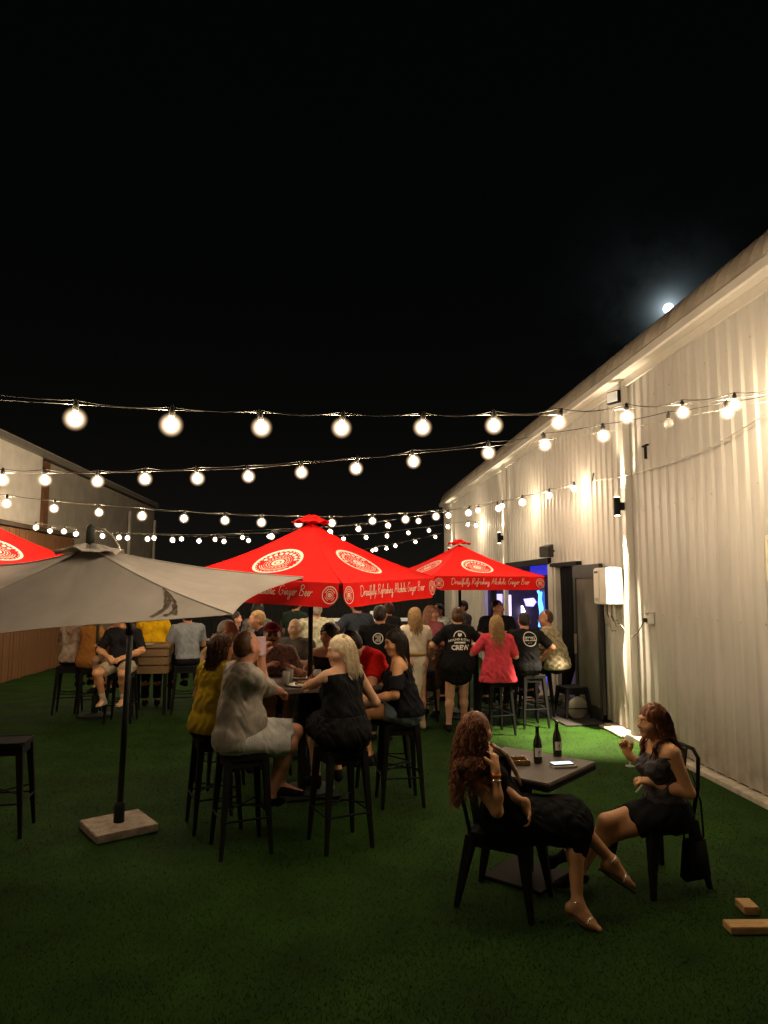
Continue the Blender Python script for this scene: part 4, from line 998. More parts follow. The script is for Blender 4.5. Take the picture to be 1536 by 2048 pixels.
    def torso(s, body=False, low=True, high=True):
        sc, w, tu, cl_, cf, l, f, u = s.sc, s.w, s.tu, s.cl, s.cf, s.l, s.f, s.u; fem = s.sex == 'f'; P = []
        ml = nz(l+cl_)
        if low:
            hr = (.112 if fem else .105)*w*sc
            P += [cone(s.pos+l*.065*sc*w, s.pos-l*.065*sc*w, hr, hr, .05)]
            for e in (1, -1): P.append(ell(s.pos-f*.045*sc+l*e*.065*sc-u*.01, (.10*w*sc,)*3, k=.05))
        wr_ = (.092 if fem else .108)*w*sc
        for e in (1, -1):
            P.append(cone(s.pos+u*.02+l*e*.05*sc*w, s.waist+ml*e*.045*sc*w, .102*w*sc, wr_, .05))
            if w > 1.1: P.append(ell(s.pos+f*.05*w+u*.10*sc, (.115*w*sc,)*3, k=.06))
            if high:
                ch = s.neck-tu*.17*sc; P.append(cone(s.waist+ml*e*.045*sc*w, ch+cl_*e*.062*sc, wr_, .098*sc*(.96 if fem else 1.08), .05))
        if high:
            up_ = s.neck-tu*.09*sc; P.append(cone(up_+cl_*.10*sc, up_-cl_*.10*sc, .078*sc*(1 if fem else 1.12), None, .05))
            for e in (1, -1):
                P.append(cone(s.neck-tu*.02*sc+cl_*e*.03*sc, s.sh[e]-cl_*e*.01, .050*sc, .046*sc, .04))
                if fem: P.append(ell(s.neck-tu*.19*sc+cf*.085*sc+cl_*e*.072*sc, (.066*sc, .062*sc, .062*sc), k=.04))
                else: P.append(ell(s.neck-tu*.15*sc+cf*.06*sc+cl_*e*.075*sc, (.06*sc, .075*sc, .06*sc), k=.05))
        if body:
            P.append(cone(s.neck-tu*.03*sc, s.hc-s.hu*.06*sc-s.hf*.015*sc, (.052 if fem else .060)*sc, (.050 if fem else .058)*sc, .03))
        return P
    def arms(s, frac=1.0, fem=None, sides=(1, -1), extra=0.0, flat=False):
        sc = s.sc; q = 1.0 if s.sex == 'f' else 1.18; P = []
        for e in sides:
            a, b, c = s.sh[e], s.el[e], s.wr[e]
            fr = frac[e] if isinstance(frac, dict) else frac
            if fr <= .5: P.append(cone(a, a+(b-a)*fr*2, .050*q*sc, .044*q*sc, .03, flat))
            else:
                P.append(cone(a, b, .050*q*sc, .037*q*sc, .03)); f2 = (fr-.5)*2
                if fr >= 1: P.append(cone(b, b+(c-b)*.35, .037*q*sc, .038*q*sc, .02)); P.append(cone(b+(c-b)*.35, c, .038*q*sc, .0255*q*sc, .03))
                else: P.append(cone(b, b+(c-b)*f2, .038*q*sc, .036*q*sc, .03, flat))
        return P
    def legs(s, frac=1.0, w=None, flat=False, ex=0.0, sides=(1, -1)):
        sc = s.sc; w = w or (.6+.4*s.w); P = []
        for e in sides:
            a, b, c = s.hip[e], s.kn[e], s.an[e]
            if frac <= .5:
                t = frac*2; P.append(cone(a, a+(b-a)*t, (.088*w+ex)*sc, ((.088*(1-t)+.056*t)*w+ex)*sc, .04, flat))
            else:
                P.append(cone(a, b, (.088*w+ex)*sc, (.056*w+ex)*sc, .04)); t = (frac-.5)*2
                bk = -nz(np.cross(np.cross(c-b, b-a), c-b)) if np.linalg.norm(np.cross(c-b, b-a)) > 1e-4 else -s.f
                if (bk @ (b-a)) > 0: bk = -bk
                m = b+(c-b)*.32+bk*.012
                if t >= .99: P += [cone(b, m, (.052*w+ex)*sc, (.053*w+ex)*sc, .03), cone(m, c, (.052*w+ex)*sc, (.033+ex)*sc, .03, flat)]
                else: P.append(cone(b, b+(c-b)*t, (.054*w+ex)*sc, (.05*w+ex)*sc, .03, flat))
        return P
    def foot_prims(s, e, r=0.0):
        sc = s.sc; a = s.an[e]; d = s.ft[e]; dn = nz(s.an[e]-s.kn[e]); side_ = nz(np.cross(d, dn)); dn2 = nz(np.cross(side_, d)); dn2 = dn2 if dn2 @ dn > 0 else -dn2
        heel = a+dn2*.045*sc-d*.028*sc; ball = a+dn2*.052*sc+d*.115*sc; toe = ball+d*.055*sc
        P = [cone(a, heel, .033*sc+r, .030*sc+r, .02), cone(a+d*.01, ball-dn2*.01, .033*sc+r, .024*sc+r, .03), cone(heel, ball, .026*sc+r, .024*sc+r, .02)]
        for q in (-.017, .017): P.append(cone(ball+side_*q, toe+side_*q*.7, .020*sc+r, .014*sc+r, .018))
        return P
    def head_prims(s):
        sc = s.sc*(1.0 if s.sex == 'f' else 1.04); f, l, u, c = s.hf, s.hl, s.hu, s.hc; Rm = np.stack([f, l, u], 1)
        T = lambda x, y, z: c+(f*x+l*y+u*z)*sc
        P = [ell(T(-.012, 0, .028), np.array([.093, .074, .088])*sc, Rm, .02), ell(T(.018, 0, -.035), np.array([.068, .060, .075])*sc, Rm, .03),
             cone(T(.062, .010, -.088), T(.062, -.010, -.088), .019*sc, None, .03),                              # chin
             cone(T(.074, .03, .030), T(.074, -.03, .030), .014*sc, None, .02),                                 # brow
             cone(T(.080, 0, .018), T(.103, 0, -.022), .008*sc, .0125*sc, .012),                                # nose
             cone(T(.082, .011, -.026), T(.082, -.011, -.026), .011*sc, None, .010),
             cone(T(.083, .013, -.050), T(.083, -.013, -.050), .0068*sc, None, .006), cone(T(.081, .012, -.062), T(.081, -.012, -.062), .0075*sc, None, .006),
             ]
        for e in (1, -1):
            P.append(ell(T(.088, e*.031, .012), (.017*sc,)*3, k=.014, sub=True))
            P.append(ell(T(.073, e*.031, .010), (.0135*sc,)*3, k=.003))
            P.append(ell(T(.055, e*.045, -.025), (.026*sc,)*3, k=.03))
            P.append(ell(T(-.005, e*.077, -.008), np.array([.020, .009, .031])*sc, Rm, .006))
        return P
    # ---- clothing
    def wear(s, name, prims, m, t=.012, planes=(), fold=.005, label=None, fs=1.45, seed=0):
        def wob(x, y, z):
            q = seed*1.7+s.pos[0]*3
            return (fold*(np.sin(x*37*fs+np.sin(z*21*fs+q)*1.6+q)*np.sin(y*33*fs+np.sin(x*19*fs)*1.3+z*13*fs)+.6*np.sin(z*52*fs+6*np.sin((x+y)*17*fs+q))*np.sin(x*25*fs-y*29*fs)))
        V, F = sdf_mesh(prims, s.h, t, planes, wob if fold else None); o = np_mesh(name, V-s.o, F, m, s.root)
        if label: o['label'] = label
        s.last = (V, F, o); return o
    def top(s, m, sleeve=.35, name='shirt', t=.016, hem=-.03, neckp=.036, strap=False, label=None, fold=.0045, seed=0, loose=0.0, plane=None, bodice=False, crop=None):
        s_w = s.w; s.w = s.w*(1+loose); P = s.torso(False, low=hem < .06)
        if strap: P = [p for p in P]
        elif sleeve: P += s.arms(sleeve, flat=True)
        pl = [(s.pos+s.u*hem*s.sc, -nz(s.u*.8+s.tu*.2)), (s.neck+s.tu*(neckp if not strap else -.06)*s.sc+(s.cf*.0), s.tu if not strap else nz(s.tu+s.cf*.35))]
        if plane: pl += plane
        s.w = s_w; return s.wear(name, P, m, t, pl, fold, label, seed=seed)
    def bottoms(s, m, frac=.3, name='shorts', t=.012, ex=0.0, label=None, waist=.13, fold=.004):
        P = s.torso(False, high=False)+s.legs(frac, flat=True, ex=ex)
        return s.wear(name, P, m, t, [(s.pos+s.u*waist*s.sc, nz(s.u+s.tu))], fold, label)
    def skirt(s, m, frac=.4, name='skirt', t=.012, k=.09, drop=0.0, label=None, fold=.006, ex=.0):
        P = s.torso(False, high=False)+s.legs(frac, flat=False, ex=ex)
        mid = (s.kn[1]+s.kn[-1])/2; q = min(1, frac*2); cmid = (s.hip[1]+s.hip[-1])/2
        for e in (.33, 0, -.33): P.append(cone(cmid+s.l*e*.1, cmid+(mid-cmid)*q+nz(s.kn[1]-s.kn[-1])*e*.12, .10*s.sc, .075*s.sc, k))
        return s.wear(name, P, m, t, [(s.pos+s.u*.14*s.sc, s.u)], fold, label)
    def shoes(s, m, sock=None):
        for e in (1, -1):
            V, F = sdf_mesh(s.foot_prims(e, .006), s.h*.8, 0, [(s.an[e]+nz(s.kn[e]-s.an[e])*.01, nz(s.kn[e]-s.an[e]))]); np_mesh('shoe', V-s.o, F, m, s.root)
            if sock: V, F = sdf_mesh([cone(s.an[e], s.an[e]+(s.kn[e]-s.an[e])*.22, .036, .040)], s.h*.8, .003); np_mesh('sock', V-s.o, F, sock, s.root)
    # ---- hair
    def hair(s, m, style='short', n=160, L=.35, curl=.0, seed=1, name='hair', back=None, thick=.0042, spread=2.1):
        sc = s.sc; f, l, u, c = s.hf, s.hl, s.hu, s.hc; Rm = np.stack([f, l, u], 1); T = lambda x, y, z: c+(f*x+l*y+u*z)*sc
        q = {'short': .0, 'buzz': -.006, 'long': .006, 'bun': .002, 'pony': .002, 'curly': .016, 'bald': -.01}[style]
        P = [ell(T(-.020, 0, .036), (np.array([.097, .081, .092])+q)*sc, Rm, .02)]
        if style != 'bald':
            P.append(ell(T(-.045, 0, -.012), (np.array([.070, .076, .070])+q)*sc, Rm, .03))
        if style in ('long', 'curly'): P.append(ell(T(-.050, 0, -.055), (np.array([.058, .074, .085])+q)*sc, Rm, .03))
        if style == 'bun': P.append(ell(T(-.085, 0, .085), (.045*sc,)*3, k=.02))
        P.append(ell(T(.108, 0, -.030), np.array([.062 if style != 'buzz' else .075, .062, .100])*sc, Rm, .012, True))
        for e in (1, -1): P.append(ell(T(.05, e*.08, -.065), np.array([.05, .032, .062])*sc, Rm, .01, True)) if style in ('short', 'buzz', 'bun', 'pony') else None
        am = {'curly': .011, 'long': .004, 'short': .004, 'bun': .004, 'pony': .003, 'buzz': .001, 'bald': .0}[style]
        def wob(x, y, z):
            lx_ = (x-c[0])*l[0]+(y-c[1])*l[1]; lf = (x-c[0])*f[0]+(y-c[1])*f[1]
            if style == 'curly': return am*np.sin(x*110+np.sin(z*70)*2)*np.sin(y*105+np.sin(x*60))*np.sin(z*95)
            return am*np.sin(lx_*190+np.sin(z*40)*2)*np.sin(lf*90+z*30)
        V, F = sdf_mesh(P, s.h*.85, 0, (), wob if am else None); ho = np_mesh(name, V-s.o, F, m, s.root)
        if style in ('long', 'curly', 'pony') and n:
            r = np.random.default_rng(seed); pts = []
            th = r.uniform(-spread, spread, n*2); ph_ = np.arcsin(r.uniform(-.35, 1.0, n*2))
            dv = np.stack([-np.cos(th)*np.cos(ph_), np.sin(th)*np.cos(ph_), np.sin(ph_)], 1)       # local (f,l,u); th=0 is the back
            dv = dv[(dv[:, 0] < .35)][:n]; n = len(dv)
            rad = np.array([.096, .082, .092])*1.02
            loc = dv*rad+np.array([-.018, 0, .034]); p = c+(loc @ np.stack([f, l, u]))*sc
            if style == 'pony': p = c+((dv*np.array([.03, .03, .03])+np.array([-.10, 0, .05])) @ np.stack([f, l, u]))*sc
            g_ = v3(0, 0, -1.0); bk = v3(*back) if back is not None else -f*.35
            vdir = dv @ np.stack([f, l, u]); steps = 22; Ls = L*r.uniform(.65, 1.08, n); st_ = (Ls+.10*np.maximum(dv[:, 2], 0))/steps; path = [p.copy()]
            phs = r.uniform(0, 6.28, (n, 2)); vel = vdir*.3+bk*.8
            cyl = [(s.neck-s.tu*.05+s.cl*.13, s.neck-s.tu*.05-s.cl*.13, .085*sc), (s.neck-s.tu*.15*sc, s.waist, .125*sc), (s.sh[1], s.el[1], .055*sc), (s.sh[-1], s.el[-1], .055*sc)]
            for k in range(steps):
                t = k/steps; vel = vel*.72+g_*.42+bk*.10*(1-t); vn = vel/(np.linalg.norm(vel, axis=1, keepdims=True)+1e-9)
                p = p+vn*st_[:, None]
                if style != 'pony' or k > 3:
                    q_ = (p-c) @ np.stack([f, l, u]).T/sc-np.array([-.015, 0, .02]); e_ = q_/(np.array([.096, .086, .115])); m_ = np.linalg.norm(e_, axis=1); ins = m_ < 1.04
                    if ins.any():
                        q_[ins] *= (1.04/np.maximum(m_[ins], .3))[:, None]; p[ins] = c+((q_[ins]+np.array([-.015, 0, .02])) @ np.stack([f, l, u]))*sc
                    fr = ((p-c) @ f > .045*sc) & ((p-c) @ u < .05) & (np.abs((p-c) @ l) < .075*sc)      # keep the face clear
                    p[fr] += np.sign((p[fr]-c) @ l+1e-6)[:, None]*l*.03-f*.02
                for a, b, rr in cyl:
                    ba = b-a; tt = np.clip(((p-a) @ ba)/(ba @ ba), 0, 1); cc = a+tt[:, None]*ba; dd = p-cc; dn_ = np.linalg.norm(dd, axis=1); ins = dn_ < rr+.008
                    if ins.any(): p[ins] = cc[ins]+dd[ins]/dn_[ins][:, None]*(rr+.008)
                cw = curl*min(1, t*2.5); off = np.stack([np.sin(phs[:, 0]+k*1.15), np.cos(phs[:, 1]+k*1.05), 0*phs[:, 0]], 1)*cw
                path.append(p+off)
            Pth = np.stack(path, 1)-s.o; ns = Pth.shape[1]
            tg = np.gradient(Pth, axis=1); tg /= np.linalg.norm(tg, axis=2, keepdims=True)+1e-9
            a_ = np.cross(tg, v3(.3, .2, 1)); a_ /= np.linalg.norm(a_, axis=2, keepdims=True)+1e-9; b_ = np.cross(tg, a_)
            rd = thick*np.interp(np.arange(ns), [0, 3, ns*.6, ns-1], [.6, 1.2, 1.0, .25])[None, :, None]*r.uniform(.6, 1.4, (n, 1, 1))
            ring_ = [Pth+(a_*math.cos(q2)+b_*math.sin(q2)*.7)*rd for q2 in (0, 2.094, 4.189)]
            VV = np.stack(ring_, 2).reshape(-1, 3); base = (np.arange(n)[:, None]*ns+np.arange(ns-1)[None, :])*3; FF = []
            for k in range(3):
                k2 = (k+1) % 3; FF.append(np.stack([base+k, base+k2, base+3+k2, base+3+k], -1).reshape(-1, 4))
            so = np_mesh('hair_strands', VV, np.concatenate(FF), m, ho)
        return ho
    def eyes(s, brow=(.10, .06, .03), lips=(.38, .10, .08)):
        sc = s.sc*(1.0 if s.sex == 'f' else 1.04); f, l, u, c = s.hf, s.hl, s.hu, s.hc-s.o; T = lambda x, y, z: tuple(c+(f*x+l*y+u*z)*sc)
        for e in (1, -1):
            MB().lathe([(.0012, -.004), (.0042, -.0015), (.0042, .0015), (.0012, .004)], c=T(.0835, e*.031, .010), n=8).build('eye', _eye, s.root, smooth=True)
            MB().tube([T(.088, e*.016, .030), T(.090, e*.032, .035), T(.078, e*.050, .030)], .0018, 5).build('eyebrow', cloth(brow), s.root)
        MB().tube([T(.0865, .020, -.055), T(.093, .006, -.052), T(.093, -.006, -.052), T(.0865, -.020, -.055)], .0032, 6).tube([T(.085, .017, -.059), T(.091, 0, -.063), T(.085, -.017, -.059)], .0035, 6).build('lips', mat('lips', lips, .4), s.root, smooth=True)
    def decal(s, strokes_or_polys, origin, right, up, scale, m, name, w=.05, text=None, ribbon=True, parent=None):
        V, F, ob = s.last; bvh = BVHTree.FromPolygons([Vector(v) for v in V], [tuple(map(int, f_)) for f_ in F]); nrm_ = nz(np.cross(right, up)); mb = MB()
        def Fm(x, y_):
            q = origin+right*x*scale+up*y_*scale; h_ = bvh.ray_cast(Vector(q+nrm_*.4), Vector(-nrm_), .8)
            return (np.array(h_[0])+nrm_*.004 if h_[0] is not None else q)-s.o
        if callable(strokes_or_polys): strokes_or_polys(mb, Fm)
        else: ribbons(strokes_or_polys, w, Fm, mb, 4)
        return mb.build(name, m, parent or ob)
_eye = mat('eye', (.05, .035, .03), .15, var=.1)
H_ = dict(brown=mat('brown hair', (.075, .032, .014), .5, var=.45, vs=40, spec=.35), auburn=mat('auburn hair', (.17, .055, .018), .45, var=.5, vs=45, spec=.4), dark=mat('dark hair', (.018, .012, .008), .5, var=.4, spec=.35),
          blond=mat('platinum hair', (.72, .58, .38), .5, var=.2, vs=40), honey=mat('honey hair', (.36, .21, .08), .5, var=.35, vs=40), grey=mat('grey hair', (.32, .27, .22), .6, var=.3), straw=mat('rose blonde hair', (.30, .14, .08), .5, var=.3, vs=40))
SIT = lambda z=-.42, fx=.36, w=.10: {1: dict(p=(fx, w, z)), -1: dict(p=(fx, -w, z))}
DARK = (.014, .014, .016)

# ---- woman in front, left: turned away, chin on her right hand, legs crossed
A = Person('seated woman with very long wavy auburn hair, black dress and orange wristband', (1.09, 4.42, .525), 4, H=1.58, lean=-34, side=2, twist=-30, head=30, hp=2, neck_fwd=.6, hi=True, h=.0072, skin_=TAN,
           hand={-1: dict(w=(.98, 4.235, .865), wpole=(0, -.12, -1), d=(.03, .45, 1), pn=(-.5, .8, .2), curl=.75), 1: dict(w=(1.17, 4.27, .65), wpole=(-.4, .2, .2), d=(.03, -.08, -1), pn=(-.8, -.3, 0), curl=.55)},
           foot={-1: dict(w=(1.44, 4.19, .115), wpole=(1, .1, .8), d=(.62, -.50, -.32)), 1: dict(w=(1.70, 4.30, .30), wpole=(1, 0, 1), d=(.80, -.25, -.50))}, bust=1.05)
bk_ = cloth((.010, .010, .011))
A.top(bk_, 0, 'dress_bodice', strap=True, hem=-.05, t=.010, fold=.003)
A.skirt(bk_, .62, 'dress_skirt', t=.013, fold=.006)
A.hair(H_['auburn'], 'long', n=820, L=.45, curl=.026, seed=3, thick=.0036)
A.eyes((.08, .035, .015))
MB().lathe([(.031, -.011), (.0325, 0), (.031, .011)], c=tuple(A.wr[-1]-A.o-nz(A.wr[-1]-A.el[-1])*.03), n=18, ax=nz(A.wr[-1]-A.el[-1])).build('wristband', mat('orange band', (.95, .22, .02), .5, emit=(1, .25, .02), es=.0), A.root, smooth=True)
MB().lathe([(.033, -.003), (.035, 0), (.033, .003)], c=tuple(A.wr[-1]-A.o-nz(A.wr[-1]-A.el[-1])*.06), n=18, ax=nz(A.wr[-1]-A.el[-1])).build('bracelet', M['sandal'], A.root, smooth=True)
MB().lathe([(.029, -.003), (.031, 0), (.029, .003)], c=tuple(A.wr[1]-A.o-nz(A.wr[1]-A.el[1])*.02), n=18, ax=nz(A.wr[1]-A.el[1])).build('bracelet', M['sandal'], A.root, smooth=True)
# printed scarf panel down the front of the dress
sc_p = A.neck-A.o; P_ = [sc_p+A.cf*.10-A.tu*.03+A.cl*.07, sc_p+A.cf*.155-A.tu*.13+A.cl*.06, sc_p+A.cf*.15-A.tu*.24+A.cl*.05, sc_p+A.cf*.13-A.tu*.34+A.cl*.045]
MB().tube([tuple(p_) for p_ in P_], [.012, .018, .016, .006], 8).build('scarf', mat('cream silk', (.55, .45, .32), .5, var=.3, vs=40, col2=(.20, .05, .10)), A.root, smooth=True)
def sandals(pp):
    for e in (1, -1):
        a = pp.an[e]-pp.o; d = pp.ft[e]; dn = nz(pp.an[e]-pp.kn[e]); sd_ = nz(np.cross(d, dn)); dn2 = nz(np.cross(sd_, d)); dn2 = dn2 if dn2 @ dn > 0 else -dn2
        q = MB(); q.tube([tuple(a+dn2*.078-d*.05), tuple(a+dn2*.080+d*.06), tuple(a+dn2*.080+d*.185)], [.020, .024, .020], 8); q.v = [tuple(np.array(v_)-dn2*(((np.array(v_)-a) @ dn2)-.079)*.65) for v_ in q.v]
        so_ = q.build('sandal', cloth((.10, .06, .04)), pp.root, smooth=True)
        MB().lathe([(.040, -.005), (.042, 0), (.040, .005)], c=tuple(a-dn*.005), n=18, ax=nz(dn)).build('strap', M['sandal'], so_, smooth=True)
        MB().lathe([(.034, -.008), (.0355, 0), (.034, .008)], c=tuple(a+dn2*.045+d*.10), n=18, ax=nz(d)).build('strap', M['sandal'], so_, smooth=True)
sandals(A)

# ---- woman in front, right: facing left with a glass
B = Person('seated woman in dark strappy top and black shorts holding a wine glass', (2.17, 4.56, .50), 180, H=1.52, lean=3, side=0, twist=2, head=184, hp=-3, neck_fwd=.25, hi=True, h=.0072, skin_=TAN, roll=0,
           hand={-1: dict(w=(2.06, 4.86, .79), wpole=(.3, .3, -1), d=(-.3, .2, .9), pn=(-.4, -.8, .1), curl=.85), 1: dict(w=(2.06, 4.50, .70), wpole=(.6, -.3, -1), d=(-.85, .25, .1), pn=(-.1, .4, -.8), curl=.6)},
           foot={1: dict(w=(1.55, 4.82, .14), wpole=(-1, .1, 1), d=(-.8, -.2, -.3)), -1: dict(w=(1.62, 4.66, .10), wpole=(-1, -.1, .9), d=(-.9, -.1, -.1))})
dt = mat('dark printed chiffon', (.035, .030, .032), .7, var=.6, vs=24, bump=.4, bs=60)
B.top(dt, 0, 'top', strap=True, hem=-.04, t=.012, fold=.005)
B.bottoms(cloth((.010, .010, .011)), .30, 'shorts', t=.014)
B.hair(H_['auburn'], 'long', n=560, L=.42, curl=.012, seed=8, thick=.0036)
B.eyes((.07, .03, .015)); B.shoes(cloth(DARK))
for e in (1, -1):
    P_ = [B.neck-B.o+B.cl*e*.075+B.tu*.035-B.cf*.01, B.neck-B.o+B.cl*e*.07+B.cf*.07-B.tu*.02, B.neck-B.o+B.cl*e*.06+B.cf*.115-B.tu*.10]
    MB().tube([tuple(p_) for p_ in P_], .004, 6).build('strap', cloth((.05, .015, .02)), B.root)
gl = thing('wine_glass', 'stemmed glass of sparkling wine held up by the woman on the right', 'wine glass', tuple(at_y(1260, 1532, 4.90)))
MB().lathe([(.034, 0), (.030, .003), (.005, .010), (.0045, .085), (.018, .105), (.031, .130), (.034, .165), (.030, .205), (.029, .205), (.033, .165), (.029, .131), (.016, .108), (.001, .10)], n=20).build('glass_body', M['glass'], gl, smooth=True)
MB().lathe([(.014, .110), (.028, .132), (.0315, .160), (.001, .161)], n=18).build('wine', M['wine'], gl, smooth=True)
cg = thing('cigarette', 'white cigarette resting between the fingers above the black shorts', 'cigarette', (2.03, 4.58, .665))
MB().tube([(0, 0, 0), (-.05, -.01, -.045)], .0055, 8).build('paper_tube', M['white_plastic'], cg, smooth=True); MB().tube([(0, 0, 0), (.018, .004, .016)], .0056, 8).build('filter', cloth((.45, .25, .10)), cg, smooth=True)

# ---- people round the main bar table
tbl = (-.2, 6.45)
def seated(label, x, y, yaw, **k):
    k.setdefault('foot', {1: dict(p=(.33, .10, -.40)), -1: dict(p=(.36, -.10, -.38))}); return Person(label, (x, y, k.pop('z', .82)), yaw, **k)
p = seated('dark haired woman in mustard yellow top, leftmost at the main table', -.96, 6.02, 52, H=1.64, lean=6, head=35, hp=-5, skin_=TAN, h=.0095, w=1.15,
           hand={1: dict(p=(.30, .20, .22)), -1: dict(p=(.34, -.20, .26), pole=(-.2, -.8, -.5))})
p.top(cloth((.40, .27, .015)), .28, 'top', hem=-.06, loose=.05); p.bottoms(cloth(DARK), .9, 'trousers'); p.shoes(cloth(DARK)); p.hair(H_['brown'], 'long', n=220, L=.22, seed=4, curl=.006, thick=.0050)
p = seated('balding man in long grey shirt and pale shorts on a bar stool', -.70, 5.50, 2, H=1.74, sex='m', lean=5, head=45, hp=2, skin_=RUDDY, h=.0095, w=1.08, twist=26, z=.83,
           hand={1: dict(w=(-.56, 5.82, 1.38), wpole=(-.5, -.5, -1), d=(.1, .3, .9), pn=(.5, .6, 0), curl=.7), -1: dict(w=(-.38, 5.92, 1.07), wpole=(-.1, -.6, -1))},
           foot={1: dict(p=(.30, .14, -.40), pole=(1, .1, .4)), -1: dict(w=(-.46, 5.62, .34), wpole=(1, .3, .5), d=(.5, .7, -.1))})
p.top(cloth((.36, .32, .275), vs=30), .62, 'shirt', hem=-.09, loose=.05, fold=.004, t=.018); p.bottoms(cloth((.62, .61, .58), bump=.5), .47, 'shorts', ex=.022, fold=.004); p.shoes(cloth(DARK)); p.hair(H_['brown'], 'buzz'); manp = p
pn_ = thing('mobile_phone', 'phone held upright over the main bar table', 'phone', tuple(at_y(522, 1292, 5.76)), rz=R(112))
MB().box((0, 0, 0), (.012, .075, .15)).build('body', M['white_plastic'], pn_, bevel=.003); MB().box((-.007, 0, 0), (.002, .068, .14)).build('screen', mat('dim screen', (.15, .09, .08), .3, emit=(.6, .33, .27), es=.45), pn_)
p = seated('woman with long platinum hair and black dress on a bar stool', .10, 5.53, 112, H=1.64, lean=4, twist=18, head=196, hp=-6, skin_=FAIR, h=.0085, w=1.16, z=.83,
           hand={1: dict(w=(-.25, 6.06, 1.09), wpole=(-.6, -.6, -.6), curl=.5), -1: dict(w=(.18, 5.84, .98), wpole=(.8, -.2, -.6), curl=.5)})
p.top(cloth((.011, .011, .012)), 0, 'dress_bodice', strap=True, hem=.13, t=.011); p.skirt(cloth((.011, .011, .012)), .42, 'dress_skirt', t=.018)
V, F = sdf_mesh(p.torso(False), p.h, .006, [(p.pos+p.u*.135, p.u), (p.pos+p.u*.07, -p.u)]); np_mesh('mesh_waist', V-p.o, F, cloth((.06, .028, .02)), p.root)
p.hair(H_['blond'], 'long', n=460, L=.25, seed=5, back=(.85, .15, .0), thick=.0036, spread=1.75); p.eyes((.30, .18, .08)); p.shoes(cloth(DARK)); blonde = p
p = seated('broad man in bright red shirt bending over the main table behind the blonde woman', .50, 6.98, 205, H=1.84, sex='m', lean=27, head=200, hp=-30, skin_=RUDDY, h=.0105, neck_fwd=.8, w=1.30, hand={1: dict(p=(.5, .22, .25)), -1: dict(p=(.52, -.2, .24))})
p.top(cloth((.55, .012, .008)), .36, 'shirt', hem=-.05, loose=.06); p.bottoms(cloth(DARK), .48); p.shoes(cloth(DARK)); p.hair(H_['dark'], 'short')
p = seated('dark haired woman in black off the shoulder top and denim shorts', .67, 6.52, 186, H=1.64, lean=8, twist=-14, head=200, hp=-10, skin_=TAN, h=.009, w=1.1,
           hand={1: dict(w=(.33, 6.28, .96), wpole=(.5, -.5, -.8), d=(-.9, .1, 0), curl=.4), -1: dict(w=(.28, 6.55, .98), wpole=(.5, .5, -.6))}, foot={1: dict(p=(.36, .11, -.38)), -1: dict(p=(.30, -.10, -.42))})
p.top(cloth((.012, .012, .016)), 0, 'top', hem=-.03, plane=[(p.neck-p.tu*.085, nz(p.tu*.95+p.cl*.12))], t=.016, fold=.008, loose=.08)
V, F = sdf_mesh(p.arms(.42, flat=True)+p.arms(.42, flat=True), p.h, .016, [(p.sh[1]*.5+p.sh[-1]*.5-p.tu*.07, p.tu)]); np_mesh('draped_neckline', V-p.o, F, cloth((.012, .012, .016)), p.root)
p.bottoms(cloth((.16, .22, .26), bump=.5), .26, 'denim_shorts'); p.hair(H_['dark'], 'long', n=160, L=.30, seed=6, thick=.0055); p.shoes(cloth(DARK)); p.eyes()
for a_, b_ in (((p.sh[1]+p.cl*-.06+p.tu*.03), (p.sh[1]-p.tu*.12-p.cl*.07-p.cf*.08)),): MB().tube([tuple(a_-p.o), tuple((a_+b_)/2-p.o-p.cf*.03+p.tu*.02), tuple(b_-p.o)], .004, 6).build('strap', cloth(DARK), p.root)
p = seated('curly dark haired woman in black singlet laughing, just right of the umbrella pole', -.0, 7.62, 255, H=1.62, lean=5, head=232, hp=-4, skin_=FAIR, h=.0095, hand={1: dict(p=(.30, .16, .24)), -1: dict(p=(.32, -.18, .24))})
p.top(cloth((.014, .014, .014)), 0, 'singlet', strap=True, hem=-.03); p.bottoms(cloth(DARK), .9, 'trousers'); p.hair(H_['dark'], 'curly', n=0); p.eyes(); p.shoes(cloth(DARK))
p = seated('moustached man in dark red cap across the main table, facing the camera', -.64, 7.50, 290, H=1.70, sex='m', lean=10, head=278, hp=-4, skin_=RUDDY, h=.0095, hand={1: dict(p=(.36, .14, .30)), -1: dict(p=(.36, -.14, .32))})
p.top(cloth((.34, .24, .21), vs=45, var=.5), .36, 'shirt', hem=-.04); p.bottoms(cloth(DARK), .48); p.hair(H_['grey'], 'short'); p.eyes((.05, .03, .02)); p.shoes(cloth(DARK))
Rm = np.stack([p.hf, p.hl, p.hu], 1); Tt = lambda x, y, z: p.hc+p.hf*x+p.hl*y+p.hu*z
V, F = sdf_mesh([ell(Tt(-.015, 0, .045), (.106, .090, .085), Rm, .02), ell(Tt(.10, 0, .050), (.075, .065, .012), Rm, .015)], .009, 0, [(Tt(0, 0, .04), -p.hu)]); np_mesh('cap', V-p.o, F, cloth((.16, .012, .014)), p.root)
MB().tube([tuple(Tt(.092, .030, -.052)-p.o), tuple(Tt(.103, 0, -.040)-p.o), tuple(Tt(.092, -.030, -.052)-p.o)], .009, 6).build('moustache', H_['dark'], p.root, smooth=True)
for e in (1, -1): MB().lathe([(.020, -.0015), (.022, 0), (.020, .0015)], c=tuple(Tt(.106, e*.030, .010)-p.o), n=14, ax=p.hf).build('spectacle_lens', M['glass_dark'], p.root)
p = seated('grey haired man leaning in behind the woman in mustard, face turned right', -1.08, 7.22, 318, H=1.78, sex='m', lean=6, head=350, hp=0, skin_=RUDDY, h=.0105, hand={1: dict(p=(.34, .14, .26)), -1: dict(p=(.34, -.16, .26))})
